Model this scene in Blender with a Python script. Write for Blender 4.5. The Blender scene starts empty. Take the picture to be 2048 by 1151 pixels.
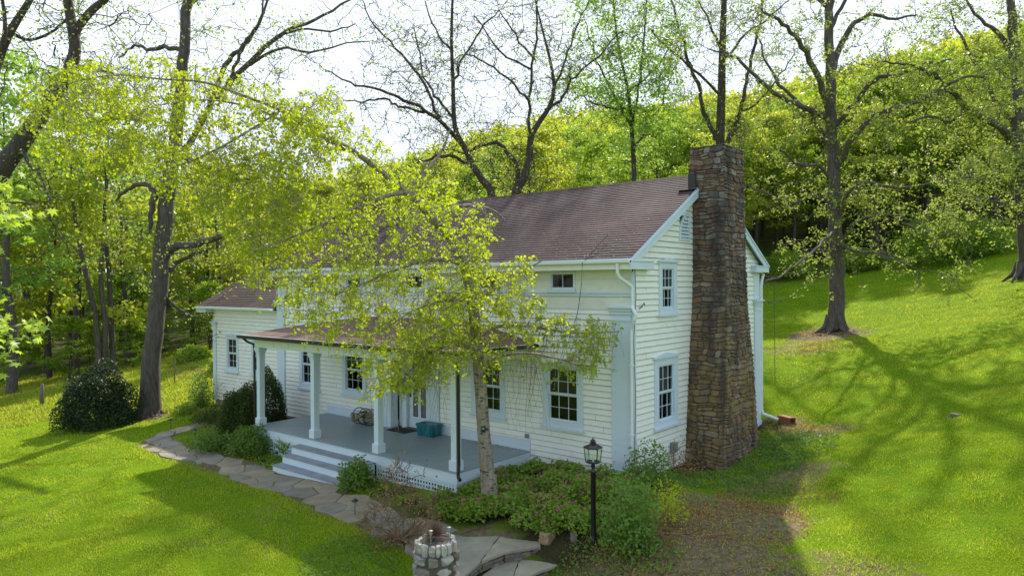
import bpy, bmesh, math, random
import numpy as np
from mathutils import Vector
random.seed(7); RNG = np.random.default_rng(7)
R_ = math.radians
SC = bpy.context.scene
COL = SC.collection

# ------------------------------------------------------------------ camera
CAM = np.array([8.821, -15.114, 4.605]); FPX = 1408.2
_y, _p, _r = R_(129.974), R_(-0.306), R_(-0.333)
FW = np.array([math.cos(_y)*math.cos(_p), math.sin(_y)*math.cos(_p), math.sin(_p)])
_Rt = np.array([math.sin(_y), -math.cos(_y), 0.0]); _Up = np.cross(_Rt, FW)
RT = _Rt*math.cos(_r) + _Up*math.sin(_r); UP = -_Rt*math.sin(_r) + _Up*math.cos(_r)
cd = bpy.data.cameras.new('camera'); cam = bpy.data.objects.new('camera', cd); COL.objects.link(cam)
cd.sensor_width = 36; cd.lens = 36*FPX/2048; cd.clip_start = 0.1; cd.clip_end = 3000
from mathutils import Matrix
m = Matrix.Identity(4)
for i in range(3):
    m[i][0] = RT[i]; m[i][1] = UP[i]; m[i][2] = -FW[i]; m[i][3] = CAM[i]
cam.matrix_world = m
SC.camera = cam
# ------------------------------------------------------------------ sky, sun, exposure
SUN_AZ, SUN_EL = 118.0, 41.0            # direction the light comes from (math angle), elevation
wd = bpy.data.worlds.new("World"); SC.world = wd; wd.use_nodes = True
nt = wd.node_tree; bg = nt.nodes['Background']
sk = nt.nodes.new('ShaderNodeTexSky'); sk.sky_type = 'NISHITA'; sk.sun_disc = False
sk.sun_elevation = R_(SUN_EL); sk.sun_rotation = R_(90-SUN_AZ)
sk.air_density = 1.0; sk.dust_density = 1.6; sk.ozone_density = 1.5
# thin bright haze over the whole sky: evens the glare round the sun out
mn = nt.nodes.new('ShaderNodeMix'); mn.data_type = 'RGBA'; mn.blend_type = 'DARKEN'; mn.inputs[0].default_value = 1.0; mn.inputs[7].default_value = (2.75, 2.98, 3.25, 1)
nt.links.new(sk.outputs[0], mn.inputs[6])
mh = nt.nodes.new('ShaderNodeMix'); mh.data_type = 'RGBA'; mh.inputs[0].default_value = 0.55; mh.inputs[7].default_value = (2.35, 2.68, 3.1, 1)
nt.links.new(mn.outputs[2], mh.inputs[6]); nt.links.new(mh.outputs[2], bg.inputs[0]); bg.inputs[1].default_value = 0.15
sl = bpy.data.lights.new('sun', 'SUN'); sun = bpy.data.objects.new('sun', sl); COL.objects.link(sun)
sl.energy = 2.6; sl.angle = R_(1.0); sl.color = (1.0, 0.93, 0.78)
sd = Vector((math.cos(R_(SUN_AZ))*math.cos(R_(SUN_EL)), math.sin(R_(SUN_AZ))*math.cos(R_(SUN_EL)), math.sin(R_(SUN_EL))))
sun.rotation_euler = sd.to_track_quat('Z', 'Y').to_euler(); sun.location = sd*200
SC.view_settings.view_transform = 'Standard'; SC.view_settings.look = 'None'
SC.view_settings.gamma = 1; SC.view_settings.exposure = 1.55
SC.render.engine = 'CYCLES'
SC.cycles.max_bounces = 8; SC.cycles.transparent_max_bounces = 12; SC.cycles.transmission_bounces = 4

# ------------------------------------------------------------------ geometry helpers
def at(u, v, d):
    "point at depth d metres seen at photograph position (u, v)"
    return CAM + d*(FW + RT*(u-1024)/FPX - UP*(v-575.5)/FPX)
def at_z(u, v, z):
    r = FW + RT*(u-1024)/FPX - UP*(v-575.5)/FPX
    return CAM + r*(z-CAM[2])/r[2]
def dl(x, y):
    "depth and lateral distance of ground positions from the viewpoint"
    X = np.asarray(x)-CAM[0]; Y = np.asarray(y)-CAM[1]
    return X*math.cos(_y)+Y*math.sin(_y), X*math.sin(_y)-Y*math.cos(_y)

def link(name, me, mat=None, parent=None, smooth=False):
    o = bpy.data.objects.new(name, me); COL.objects.link(o)
    if mat is not None:
        for mm in (mat if isinstance(mat, (list, tuple)) else [mat]): me.materials.append(mm)
    if parent is not None: o.parent = parent; 
    if smooth: me.polygons.foreach_set('use_smooth', np.ones(len(me.polygons), dtype=bool))
    return o
def np_mesh(name, V, F):
    "V (n,3), F (m,k) all faces with k corners"
    V = np.asarray(V, dtype=np.float32); F = np.asarray(F, dtype=np.int32)
    me = bpy.data.meshes.new(name)
    me.vertices.add(len(V)); me.vertices.foreach_set('co', V.ravel())
    k = F.shape[1]; me.loops.add(F.size); me.loops.foreach_set('vertex_index', F.ravel())
    me.polygons.add(len(F)); me.polygons.foreach_set('loop_start', np.arange(0, F.size, k, dtype=np.int32))
    me.update(calc_edges=True); return me
class MB:
    def __init__(s): s.v = []; s.f = []; s.org = np.zeros(3)
    def add(s, vs, fs):
        n = len(s.v); s.v.extend([tuple(map(float, p)) for p in vs]); s.f.extend([tuple(i+n for i in f) for f in fs])
    def box(s, x0, x1, y0, y1, z0, z1):
        s.add([(x, y, z) for z in (z0, z1) for y in (y0, y1) for x in (x0, x1)],
              [(0,2,3,1), (4,5,7,6), (0,1,5,4), (2,6,7,3), (0,4,6,2), (1,3,7,5)])
    def quad(s, a, b, c, d): s.add([a, b, c, d], [(0,1,2,3)])
    def prism(s, poly, z0, z1):
        n = len(poly)
        s.add([(p[0], p[1], z0) for p in poly]+[(p[0], p[1], z1) for p in poly],
              [tuple(range(n-1, -1, -1)), tuple(range(n, 2*n))]+[(i, (i+1) % n, n+(i+1) % n, n+i) for i in range(n)])
    def extr(s, poly, axis, a, b):
        "poly in the two remaining axes, swept along axis from a to b"
        def P(q, t):
            q = list(q); q.insert(axis, t); return q
        n = len(poly)
        s.add([P(p, a) for p in poly]+[P(p, b) for p in poly],
              [tuple(range(n)), tuple(range(2*n-1, n-1, -1))]+[(i, n+i, n+(i+1) % n, (i+1) % n) for i in range(n)])
    def tube(s, pts, rad, sides=8, cap=True):
        V, F = tube_np([np.asarray(pts, float)], [np.broadcast_to(np.asarray(rad, float), (len(pts),))], sides)
        n = len(s.v); s.v.extend(map(tuple, V.tolist())); s.f.extend([tuple(int(i)+n for i in f) for f in F])
        if cap:
            s.f.append(tuple(n+i for i in range(sides-1, -1, -1))); e = n+len(V)-sides; s.f.append(tuple(e+i for i in range(sides)))
    def lathe(s, prof, cx=0, cy=0, sides=16):
        n = len(s.v)
        for r, z in prof:
            for k in range(sides):
                a = 2*math.pi*k/sides; s.v.append((cx+r*math.cos(a), cy+r*math.sin(a), z))
        for i in range(len(prof)-1):
            for k in range(sides):
                k2 = (k+1) % sides
                s.f.append((n+i*sides+k, n+i*sides+k2, n+(i+1)*sides+k2, n+(i+1)*sides+k))
        s.f.append(tuple(n+k for k in range(sides-1, -1, -1))); e = n+(len(prof)-1)*sides; s.f.append(tuple(e+k for k in range(sides)))
    def build(s, name, mat=None, parent=None, bevel=0, smooth=False, fix=True):
        me = bpy.data.meshes.new(name); me.from_pydata(s.v, [], s.f)
        if fix or bevel:
            bm = bmesh.new(); bm.from_mesh(me)
            if bevel:
                bmesh.ops.bevel(bm, geom=[e for e in bm.edges if len(e.link_faces) == 2 and e.calc_face_angle(0) > 0.5], offset=bevel, segments=1, affect='EDGES', clamp_overlap=True)
            bmesh.ops.recalc_face_normals(bm, faces=bm.faces); bm.to_mesh(me); bm.free()
        return link(name, me, mat, parent, smooth)
def tube_np(paths, radii, sides=6):
    Vs, Fs, n = [], [], 0
    ang = np.arange(sides)*2*np.pi/sides; ca, sa = np.cos(ang), np.sin(ang)
    for P, r in zip(paths, radii):
        P = np.asarray(P, float); k = len(P)
        T = np.empty_like(P); T[1:-1] = P[2:]-P[:-2]; T[0] = P[1]-P[0]; T[-1] = P[-1]-P[-2]
        T /= np.linalg.norm(T, axis=1)[:, None]+1e-9
        ref = np.array([0.31, 0.17, 0.93]) if abs(T[:, 2]).mean() < 0.8 else np.array([0.9, 0.2, 0.1])
        A = np.cross(T, ref); A /= np.linalg.norm(A, axis=1)[:, None]+1e-9
        B = np.cross(T, A)
        V = P[:, None, :] + np.asarray(r)[:, None, None]*(A[:, None, :]*ca[None, :, None]+B[:, None, :]*sa[None, :, None])
        Vs.append(V.reshape(-1, 3))
        i = np.arange(k-1)[:, None]*sides; j = np.arange(sides)[None, :]; j2 = (j+1) % sides
        Fs.append(np.stack([i+j, i+j2, i+sides+j2, i+sides+j], -1).reshape(-1, 4)+n); n += k*sides
    return np.concatenate(Vs), np.concatenate(Fs)
def tag(o, label=None, cat=None, group=None, kind=None):
    if label: o['label'] = label
    if cat: o['category'] = cat
    if group: o['group'] = group
    if kind: o['kind'] = kind
    return o
def empty(name, loc, rz=0.0):
    o = bpy.data.objects.new(name, None); COL.objects.link(o); o.location = [float(c) for c in loc]; o.rotation_euler[2] = rz
    o.empty_display_size = 0.2; return o
def copy_tree(o, parent=None):
    c = o.copy(); COL.objects.link(c)
    if parent is not None: c.parent = parent
    for ch in list(o.children): copy_tree(ch, c)
    return c

# ------------------------------------------------------------------ material helpers
class NT:
    def __init__(s, name):
        s.m = bpy.data.materials.new(name); s.m.use_nodes = True; s.t = s.m.node_tree; s.t.nodes.clear()
        s.out = s.t.nodes.new('ShaderNodeOutputMaterial')
    def n(s, typ, **kw):
        nd = s.t.nodes.new('ShaderNode'+typ)
        for k, v in kw.items():
            if k.startswith('_'): setattr(nd, k[1:], v)
            else:
                key = int(k[1:]) if k[0] == 'i' and k[1:].isdigit() else k.replace('__', ' ')
                if isinstance(v, bpy.types.NodeSocket): s.t.links.new(v, nd.inputs[key])
                else: nd.inputs[key].default_value = v
        return nd
    def ramp(s, fac, stops, interp='LINEAR'):
        nd = s.t.nodes.new('ShaderNodeValToRGB'); s.t.links.new(fac, nd.inputs[0]); cr = nd.color_ramp; cr.interpolation = interp
        while len(cr.elements) < len(stops): cr.elements.new(0.5)
        for e, (p, c) in zip(cr.elements, stops):
            e.position = p; e.color = (c if isinstance(c, tuple) else (c, c, c))+(1,)
        return nd.outputs[0]
    def mix(s, fac, a, b, typ='MIX'):
        nd = s.t.nodes.new('ShaderNodeMix'); nd.data_type = 'RGBA'; nd.blend_type = typ
        for idx, v in ((0, fac), (6, a), (7, b)):
            if isinstance(v, bpy.types.NodeSocket): s.t.links.new(v, nd.inputs[idx])
            else: nd.inputs[idx].default_value = v if idx == 0 else tuple(v)+(1,)
        return nd.outputs[2]
    def coord(s, which='Object', scale=(1,1,1), rot=(0,0,0)):
        tc = s.t.nodes.new('ShaderNodeTexCoord'); mp = s.t.nodes.new('ShaderNodeMapping')
        s.t.links.new(tc.outputs[which], mp.inputs[0]); mp.inputs['Scale'].default_value = scale; mp.inputs['Rotation'].default_value = rot
        return mp.outputs[0]
    def pos(s, scale=(1,1,1)):
        g = s.t.nodes.new('ShaderNodeNewGeometry'); mp = s.t.nodes.new('ShaderNodeMapping')
        s.t.links.new(g.outputs['Position'], mp.inputs[0]); mp.inputs['Scale'].default_value = scale; return mp.outputs[0]
    def noise(s, vec, scale, detail=4, rough=0.55, out=0):
        return s.n('TexNoise', Vector=vec, Scale=scale, Detail=detail, Roughness=rough).outputs[out]
    def bsdf(s, color, rough=0.7, bump=None, bstr=0.3, bdist=0.02, spec=None, metal=0, **kw):
        b = s.t.nodes.new('ShaderNodeBsdfPrincipled')
        def setv(i, v):
            if isinstance(v, bpy.types.NodeSocket): s.t.links.new(v, b.inputs[i])
            else: b.inputs[i].default_value = v
        setv('Base Color', color if isinstance(color, bpy.types.NodeSocket) else tuple(color)+(1,))
        setv('Roughness', rough); b.inputs['Metallic'].default_value = metal
        if spec is not None: b.inputs['Specular IOR Level'].default_value = spec
        if bump is not None:
            bn = s.n('Bump', Height=bump, Strength=bstr, Distance=bdist); s.t.links.new(bn.outputs[0], b.inputs['Normal'])
        return b
    def done(s, sh):
        s.t.links.new(sh.outputs[0], s.out.inputs[0]); return s.m
def vcol(r, g, b): return (r, g, b)

def m_paint(name, col, dirt=(0.45,0.42,0.34), amt=0.35, rough=0.55):
    t = NT(name); p = t.pos()
    n1 = t.noise(p, 1.3, 6, 0.65); n2 = t.noise(t.pos((1.5, 1.5, 5)), 2.0, 6, 0.7)
    f = t.ramp(n2, [(0.5, 0.0), (0.78, amt)]); c = t.mix(f, col, dirt)
    c = t.mix(t.ramp(n1, [(0.35, 0.0), (0.7, 0.22)]), c, tuple(x*0.82 for x in col))
    return t.done(t.bsdf(c, rough, n2, 0.15, 0.004))
M = {}
M['clap'] = m_paint('clapboard_paint', (0.86, 0.86, 0.77))
M['trim'] = m_paint('trim_paint', (0.62, 0.71, 0.77), amt=0.22)
M['gutterw'] = m_paint('white_metal_paint', (0.74, 0.78, 0.76), amt=0.2, rough=0.4)
def m_plain(name, col, rough=0.6, metal=0, var=0.25, sc=8):
    t = NT(name); n = t.noise(t.coord(), sc, 5)
    c = t.mix(t.ramp(n, [(0.3, 0.0), (0.75, 1.0)]), col, tuple(x*(1-var) for x in col))
    return t.done(t.bsdf(c, rough, n, 0.2, 0.005, metal=metal))
M['black'] = m_plain('black_metal', (0.012, 0.012, 0.013), 0.35)
M['brownm'] = m_plain('dark_brown_metal', (0.02, 0.012, 0.01), 0.4)
M['rubber'] = m_plain('doormat_fibre', (0.035, 0.028, 0.024), 0.95, sc=60)
M['teal'] = m_plain('teal_plastic', (0.0, 0.13, 0.15), 0.35, var=0.1)
M['curtain'] = m_plain('curtain_cloth', (0.11, 0.10, 0.065), 0.9, sc=5)
M['lace'] = m_plain('lace_curtain', (0.17, 0.18, 0.18), 0.9, sc=14)
M['grey'] = m_plain('grey_metal', (0.25, 0.28, 0.27), 0.5)
M['terra'] = m_plain('terracotta', (0.30, 0.11, 0.05), 0.8, sc=12)
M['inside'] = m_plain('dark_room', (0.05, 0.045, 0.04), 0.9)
M['wicker'] = m_plain('wicker', (0.36, 0.3, 0.2), 0.8, sc=25)
M['rope'] = m_plain('rope_fibre', (0.1, 0.09, 0.07), 0.9)
M['soil'] = m_plain('dark_soil', (0.06, 0.04, 0.028), 0.95, var=0.6, sc=20)
M['oldwood'] = m_plain('weathered_wood', (0.17, 0.14, 0.11), 0.9, var=0.5, sc=10)
def m_deck():
    t = NT('deck_paint'); p = t.pos()
    n = t.noise(t.pos((6, 0.7, 1)), 3, 6, 0.7); n1 = t.noise(p, 0.9, 5, 0.6)
    c = t.mix(t.ramp(n, [(0.35, 0.0), (0.8, 1.0)]), (0.30, 0.355, 0.385), (0.22, 0.26, 0.28))
    c = t.mix(t.ramp(n1, [(0.5, 0.0), (0.8, 0.45)]), c, (0.36, 0.36, 0.32))
    return t.done(t.bsdf(c, 0.42, n, 0.2, 0.003))
M['deck'] = m_deck()
def m_shingle(name, c1, c2, lichen=0.0):
    t = NT(name); g = t.n('NewGeometry')
    uv = t.n('UVMap').outputs[0]
    br = t.n('TexBrick', Vector=uv, Color1=(*c1, 1), Color2=(*c2, 1), Mortar=(0.02, 0.014, 0.014, 1), Scale=1.0)
    br.inputs['Mortar Size'].default_value = 0.006; br.inputs['Brick Width'].default_value = 0.24; br.inputs['Row Height'].default_value = 0.14
    br.inputs['Bias'].default_value = 0.1; br.offset = 0.5
    p = t.pos(); n = t.noise(p, 1.1, 6, 0.7); gr = t.noise(p, 60, 3, 0.8)
    c = t.mix(t.ramp(n, [(0.38, 0.0), (0.62, 0.7)]), br.outputs[0], (0.055, 0.045, 0.047))
    c = t.mix(t.ramp(t.noise(p, 0.5, 4, 0.6), [(0.45, 0.0), (0.7, 0.45)]), c, (0.16, 0.115, 0.11))
    c = t.mix(t.ramp(gr, [(0.5, 0.0), (0.8, 0.35)]), c, (0.16, 0.115, 0.11))
    if lichen:
        ln = t.noise(p, 5, 6, 0.75); c = t.mix(t.ramp(ln, [(0.64, 0.0), (0.70, lichen)]), c, (0.34, 0.31, 0.22))
    return t.done(t.bsdf(c, 0.9, gr, 0.4, 0.006, spec=0.15))
M['shingle'] = m_shingle('asphalt_shingle', (0.068, 0.038, 0.041), (0.098, 0.056, 0.058), 0.5)
M['wshingle'] = m_shingle('wing_shingle', (0.07, 0.045, 0.038), (0.11, 0.072, 0.058), 0.3)
def m_roll():
    t = NT('roll_roofing'); p = t.pos(); n = t.noise(p, 1.5, 6); g = t.noise(p, 70, 3, 0.8)
    c = t.mix(t.ramp(n, [(0.3, 0.0), (0.7, 1.0)]), (0.20, 0.095, 0.075), (0.15, 0.078, 0.062))
    c = t.mix(t.ramp(g, [(0.45, 0.0), (0.8, 0.5)]), c, (0.3, 0.2, 0.17))
    return t.done(t.bsdf(c, 0.85, g, 0.3, 0.004))
M['roll'] = m_roll()
def m_stone(name, stops, moss=None, scale=6):
    t = NT(name); g = t.n('NewGeometry'); p = t.pos()
    c = t.ramp(g.outputs['Random Per Island'], stops, 'CONSTANT')
    n = t.noise(p, scale, 7, 0.7); n2 = t.noise(p, scale*5, 5, 0.7)
    c = t.mix(t.ramp(n, [(0.38, 0.0), (0.75, 0.6)]), c, (0.06, 0.045, 0.04))
    c = t.mix(t.ramp(n2, [(0.6, 0.0), (0.75, 0.45)]), c, (0.36, 0.34, 0.3))
    if moss:
        sx = t.n('SeparateXYZ', Vector=p).outputs[2]
        mr = t.n('MapRange', Value=sx); mr.inputs[1].default_value = 6.2; mr.inputs[2].default_value = 1.0; mr.inputs[3].default_value = 0.0; mr.inputs[4].default_value = 0.8
        n3 = t.noise(p, 1.6, 5, 0.65); f = t.n('Math', _operation='MULTIPLY', i0=mr.outputs[0], i1=t.ramp(n3, [(0.35, 0.0), (0.6, 1.0)])).outputs[0]
        c = t.mix(f, c, moss)
        n4 = t.noise(t.pos((1.4, 1.4, 0.35)), 1.5, 4, 0.6); c = t.mix(t.ramp(n4, [(0.44, 0.0), (0.62, 0.75)]), c, (0.03, 0.022, 0.02))
    return t.done(t.bsdf(c, 0.9, n2, 0.7, 0.02))
M['chim'] = m_stone('chimney_stone', [(0, (0.20,0.12,0.07)), (0.15, (0.19,0.115,0.075)), (0.3, (0.17,0.14,0.12)), (0.42, (0.26,0.17,0.10)),
    (0.55, (0.11,0.085,0.085)), (0.68, (0.28,0.23,0.20)), (0.8, (0.20,0.10,0.075)), (0.9, (0.28,0.24,0.20))], moss=(0.27, 0.175, 0.045))
M['mortar'] = m_plain('mortar', (0.12, 0.10, 0.08), 0.95, var=0.6, sc=9)
M['fieldstone'] = m_stone('fieldstone', [(0, (0.34,0.32,0.30)), (0.3, (0.45,0.42,0.38)), (0.55, (0.24,0.2,0.17)), (0.8, (0.38,0.3,0.25))], scale=9)
M['flag'] = m_stone('flagstone', [(0, (0.30,0.245,0.165)), (0.25, (0.24,0.215,0.165)), (0.5, (0.34,0.275,0.18)), (0.75, (0.27,0.24,0.185))], scale=1.5)
M['brick'] = m_stone('old_brick', [(0, (0.22,0.07,0.05)), (0.4, (0.17,0.06,0.045)), (0.7, (0.26,0.1,0.07))], scale=8)
def m_glass(name='window_glass'):
    t = NT(name); fr = t.n('Fresnel', IOR=1.5)
    gl = t.n('BsdfGlossy', Roughness=0.02, Color=(0.9,0.95,1,1)); tr = t.n('BsdfTransparent', Color=(0.72,0.78,0.76,1))
    f = t.n('Math', _operation='MULTIPLY_ADD', i0=fr.outputs[0], i1=0.55, i2=0.005).outputs[0]
    return t.done(t.n('MixShader', i0=f, i1=tr.outputs[0], i2=gl.outputs[0]))
M['glass'] = m_glass()
def m_leaf(name, c1, c2, trans=0.55, c3=None, rough=0.5, spec=0.3):
    "c1..c2 leaf colours, picked per leaf and per clump"
    t = NT(name); g = t.n('NewGeometry'); oi = t.n('ObjectInfo')
    n = t.noise(t.pos(), 0.8, 3, 0.6)
    n = t.n('Math', _operation='MULTIPLY_ADD', i0=t.noise(t.pos(), 0.055, 2, 0.5), i1=0.7, i2=t.n('Math', _operation='MULTIPLY_ADD', i0=n, i1=0.6, i2=-0.17).outputs[0]).outputs[0]
    a = t.n('Math', _operation='MULTIPLY', i0=g.outputs['Random Per Island'], i1=0.6).outputs[0]
    b = t.n('Math', _operation='MULTIPLY_ADD', i0=n, i1=0.9, i2=a).outputs[0]
    c_ = t.n('Math', _operation='MULTIPLY_ADD', i0=oi.outputs['Random'], i1=0.3, i2=b).outputs[0]
    stops = [(0.35, c1), (1.15 if not c3 else 0.8, c2)]
    if c3: stops.append((1.0, c3))
    stops = [(min(p/1.4, 1), c) for p, c in stops]
    c = t.ramp(c_, stops)
    d = t.bsdf(c, rough, spec=spec)
    tc = t.n('HueSaturation', Hue=0.497, Saturation=1.05, Value=1.4, Color=c)
    tr = t.n('BsdfTranslucent', Color=tc.outputs[0])
    return t.done(t.n('MixShader', i0=trans, i1=d.outputs[0], i2=tr.outputs[0]))
M['l_birch'] = m_leaf('birch_leaf', (0.20,0.29,0.015), (0.38,0.45,0.03), 0.55)
M['l_tree'] = m_leaf('walnut_leaf', (0.13,0.20,0.03), (0.27,0.33,0.06), 0.5)
M['l_wood'] = m_leaf('woodland_leaf', (0.085,0.165,0.016), (0.23,0.33,0.035), 0.5)
M['l_yel'] = m_leaf('young_leaf', (0.18,0.26,0.02), (0.37,0.41,0.045), 0.5)
M['l_tree2'] = m_leaf('fresh_leaf', (0.12,0.23,0.025), (0.24,0.37,0.06), 0.5)
M['l_maple'] = m_leaf('maple_leaf', (0.17,0.27,0.02), (0.33,0.43,0.06), 0.5)
M['l_dark'] = m_leaf('evergreen_leaf', (0.012,0.03,0.01), (0.035,0.065,0.018), 0.15)
M['l_box'] = m_leaf('boxwood_leaf', (0.022,0.052,0.007), (0.06,0.095,0.014), 0.25)
M['l_shrub'] = m_leaf('shrub_leaf', (0.06,0.13,0.02), (0.15,0.25,0.04), 0.35)
M['l_gold'] = m_leaf('golden_leaf', (0.25,0.32,0.02), (0.42,0.48,0.03), 0.5)
M['l_blue'] = m_leaf('bedding_leaf', (0.07,0.155,0.018), (0.21,0.31,0.04), 0.4)
M['l_brown'] = m_leaf('dry_leaf', (0.2,0.11,0.05), (0.38,0.22,0.08), 0.3)
M['l_rough'] = m_leaf('field_grass', (0.11,0.18,0.02), (0.34,0.36,0.05), 0.5, spec=0.1)
M['l_grass'] = m_leaf('grass_blade', (0.07,0.185,0.004), (0.29,0.41,0.008), 0.5, c3=(0.38,0.41,0.06), spec=0.06)
M['pink'] = m_leaf('pink_petal', (0.45,0.05,0.16), (0.6,0.15,0.3), 0.4)
M['white_petal'] = m_leaf('pale_petal', (0.5,0.5,0.4), (0.7,0.7,0.5), 0.4)
M['violet'] = m_leaf('violet_petal', (0.12,0.09,0.35), (0.25,0.2,0.5), 0.3)
def m_bark(name, c1, c2, sc=(9,9,1.6), bands=False):
    t = NT(name); p = t.pos(sc); n = t.noise(p, 1.6, 7, 0.7)
    c = t.mix(t.ramp(n, [(0.35, 0.0), (0.7, 1.0)]), c1, c2)
    if bands:
        n2 = t.noise(t.pos((5, 5, 14)), 1.3, 3, 0.6); c = t.mix(t.ramp(n2, [(0.54, 0.0), (0.62, 0.9)]), c, (0.05,0.04,0.035))
    return t.done(t.bsdf(c, 0.92, n, 0.9, 0.03))
M['bark'] = m_bark('grey_bark', (0.05,0.04,0.033), (0.15,0.125,0.105))
M['barkd'] = m_bark('dark_bark', (0.035,0.026,0.02), (0.105,0.082,0.065))
M['barkb'] = m_bark('birch_bark', (0.36,0.31,0.22), (0.17,0.13,0.09), bands=True)
M['twig'] = m_bark('twig_bark', (0.15,0.09,0.05), (0.28,0.17,0.09))
M['twigt'] = m_bark('tan_twig_bark', (0.22,0.14,0.075), (0.42,0.29,0.16))

# ------------------------------------------------------------------ the lie of the land
CP = [(0,0,-.1), (-3.2,-.3,-.3), (-3.3,-3,-.58), (-6.3,-3.2,-.66), (-9.8,-3.6,-.83), (-12.5,-3,-.72), (-15.7,-.1,-.45), (-20.8,0,-.6),
      (1.1,2.8,-.4), (1.1,5.2,-.2), (0,8.5,-.12), (-8,9,.1), (-16,9,.1), (-8,4,-.3)]
for u, v, z in [(980,1010,-.5), (1187,1085,-.42), (1000,1078,-.6), (1080,1100,-.7), (730,1045,-.75), (560,960,-.82), (320,885,-.75), (20,1150,-.95), (400,1150,-.95), (100,960,-.95),
                (297,830,-.72), (190,860,-.9), (84,812,-1.2), (1850,850,.6), (1700,1000,0), (2048,1100,.3), (1400,1150,-.35), (1500,1000,-.25),
                (2048,800,1.5), (900,1150,-1.15), (1100,1150,-1.0), (700,1150,-.95), (1240,1150,-.6), (1600,900,.0)]:
    p = at_z(u, v, z); CP.append(tuple(p))
for u, v, d in [(1670,662,35), (1600,552,52), (1820,515,50), (2048,495,46), (2048,560,34), (1560,705,31.5), (1850,650,31), (420,700,45), (330,712,50), (0,742,55), (150,725,52), (-300,760,50), (2400,420,44), (1200,520,60), (800,560,60)]:
    CP.append(tuple(at(u, v, d)))
CP += [(15,-20,-.9), (5,-25,-1.1), (-10,-22,-1.2), (-25,-18,-1.3), (22,-12,.2), (30,0,3)]
CP = np.array(CP)
def _tps_k(r2): return 0.5*r2*np.log(r2+1e-9)
def _tps_fit():
    X = CP[:, :2]; n = len(X); K = _tps_k(((X[:, None]-X[None])**2).sum(-1))+np.eye(n)*0.3
    P = np.c_[np.ones(n), X]; A = np.zeros((n+3, n+3)); A[:n, :n] = K; A[:n, n:] = P; A[n:, :n] = P.T
    return np.linalg.solve(A, np.r_[CP[:, 2], 0, 0, 0])
TW = _tps_fit()
TH = np.array([-180,-90,-45,-36,-22,-8,3,15,22,36,50,90,180.]); BASE = np.array([-1.5,-2,-2.6,-2.4,-.3,1.5,3.2,4.5,5.4,7.6,7.6,4,-1.5])
CREST = np.array([-1.5,0,3,5,9,21,31,35,36,42,48,20,-1.5])
def sstep(a, b, x): t = np.clip((x-a)/(b-a), 0, 1); return t*t*(3-2*t)
def ground(x, y):
    x = np.atleast_1d(np.asarray(x, float)); y = np.atleast_1d(np.asarray(y, float)); sh = x.shape; x = x.ravel(); y = y.ravel()
    out = np.empty(len(x))
    for i in range(0, len(x), 4000):
        a, b = x[i:i+4000], y[i:i+4000]
        r2 = (a[:, None]-CP[None, :, 0])**2+(b[:, None]-CP[None, :, 1])**2
        z = _tps_k(r2)@TW[:-3]+TW[-3]+TW[-2]*a+TW[-1]*b
        D, L = dl(a, b); rr = np.hypot(D, L); th = np.degrees(np.arctan2(L, D))
        base = np.interp(th, TH, BASE); top = np.interp(th, TH, CREST)
        far = base+(top-base)*sstep(50, 190, rr)*1.0+np.sin(a*.05)*np.cos(b*.06)*1.2*sstep(70, 120, rr)
        w = sstep(44, 66, rr); out[i:i+4000] = z*(1-w)+far*w
    return out.reshape(sh)
def gz(x, y): return float(ground(x, y)[0])
def gnd(u, v):
    "where the ray through the photograph position meets the ground"
    r = FW + RT*(u-1024)/FPX - UP*(v-575.5)/FPX
    s = np.concatenate([np.arange(5, 40, .05), np.arange(40, 200, .5)]); P = CAM+s[:, None]*r
    h = P[:, 2]-ground(P[:, 0], P[:, 1]); k = int(np.argmax(h < 0))
    if h[k] >= 0: k = len(s)-1
    p = P[k].copy(); p[2] = gz(p[0], p[1]); return p

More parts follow.
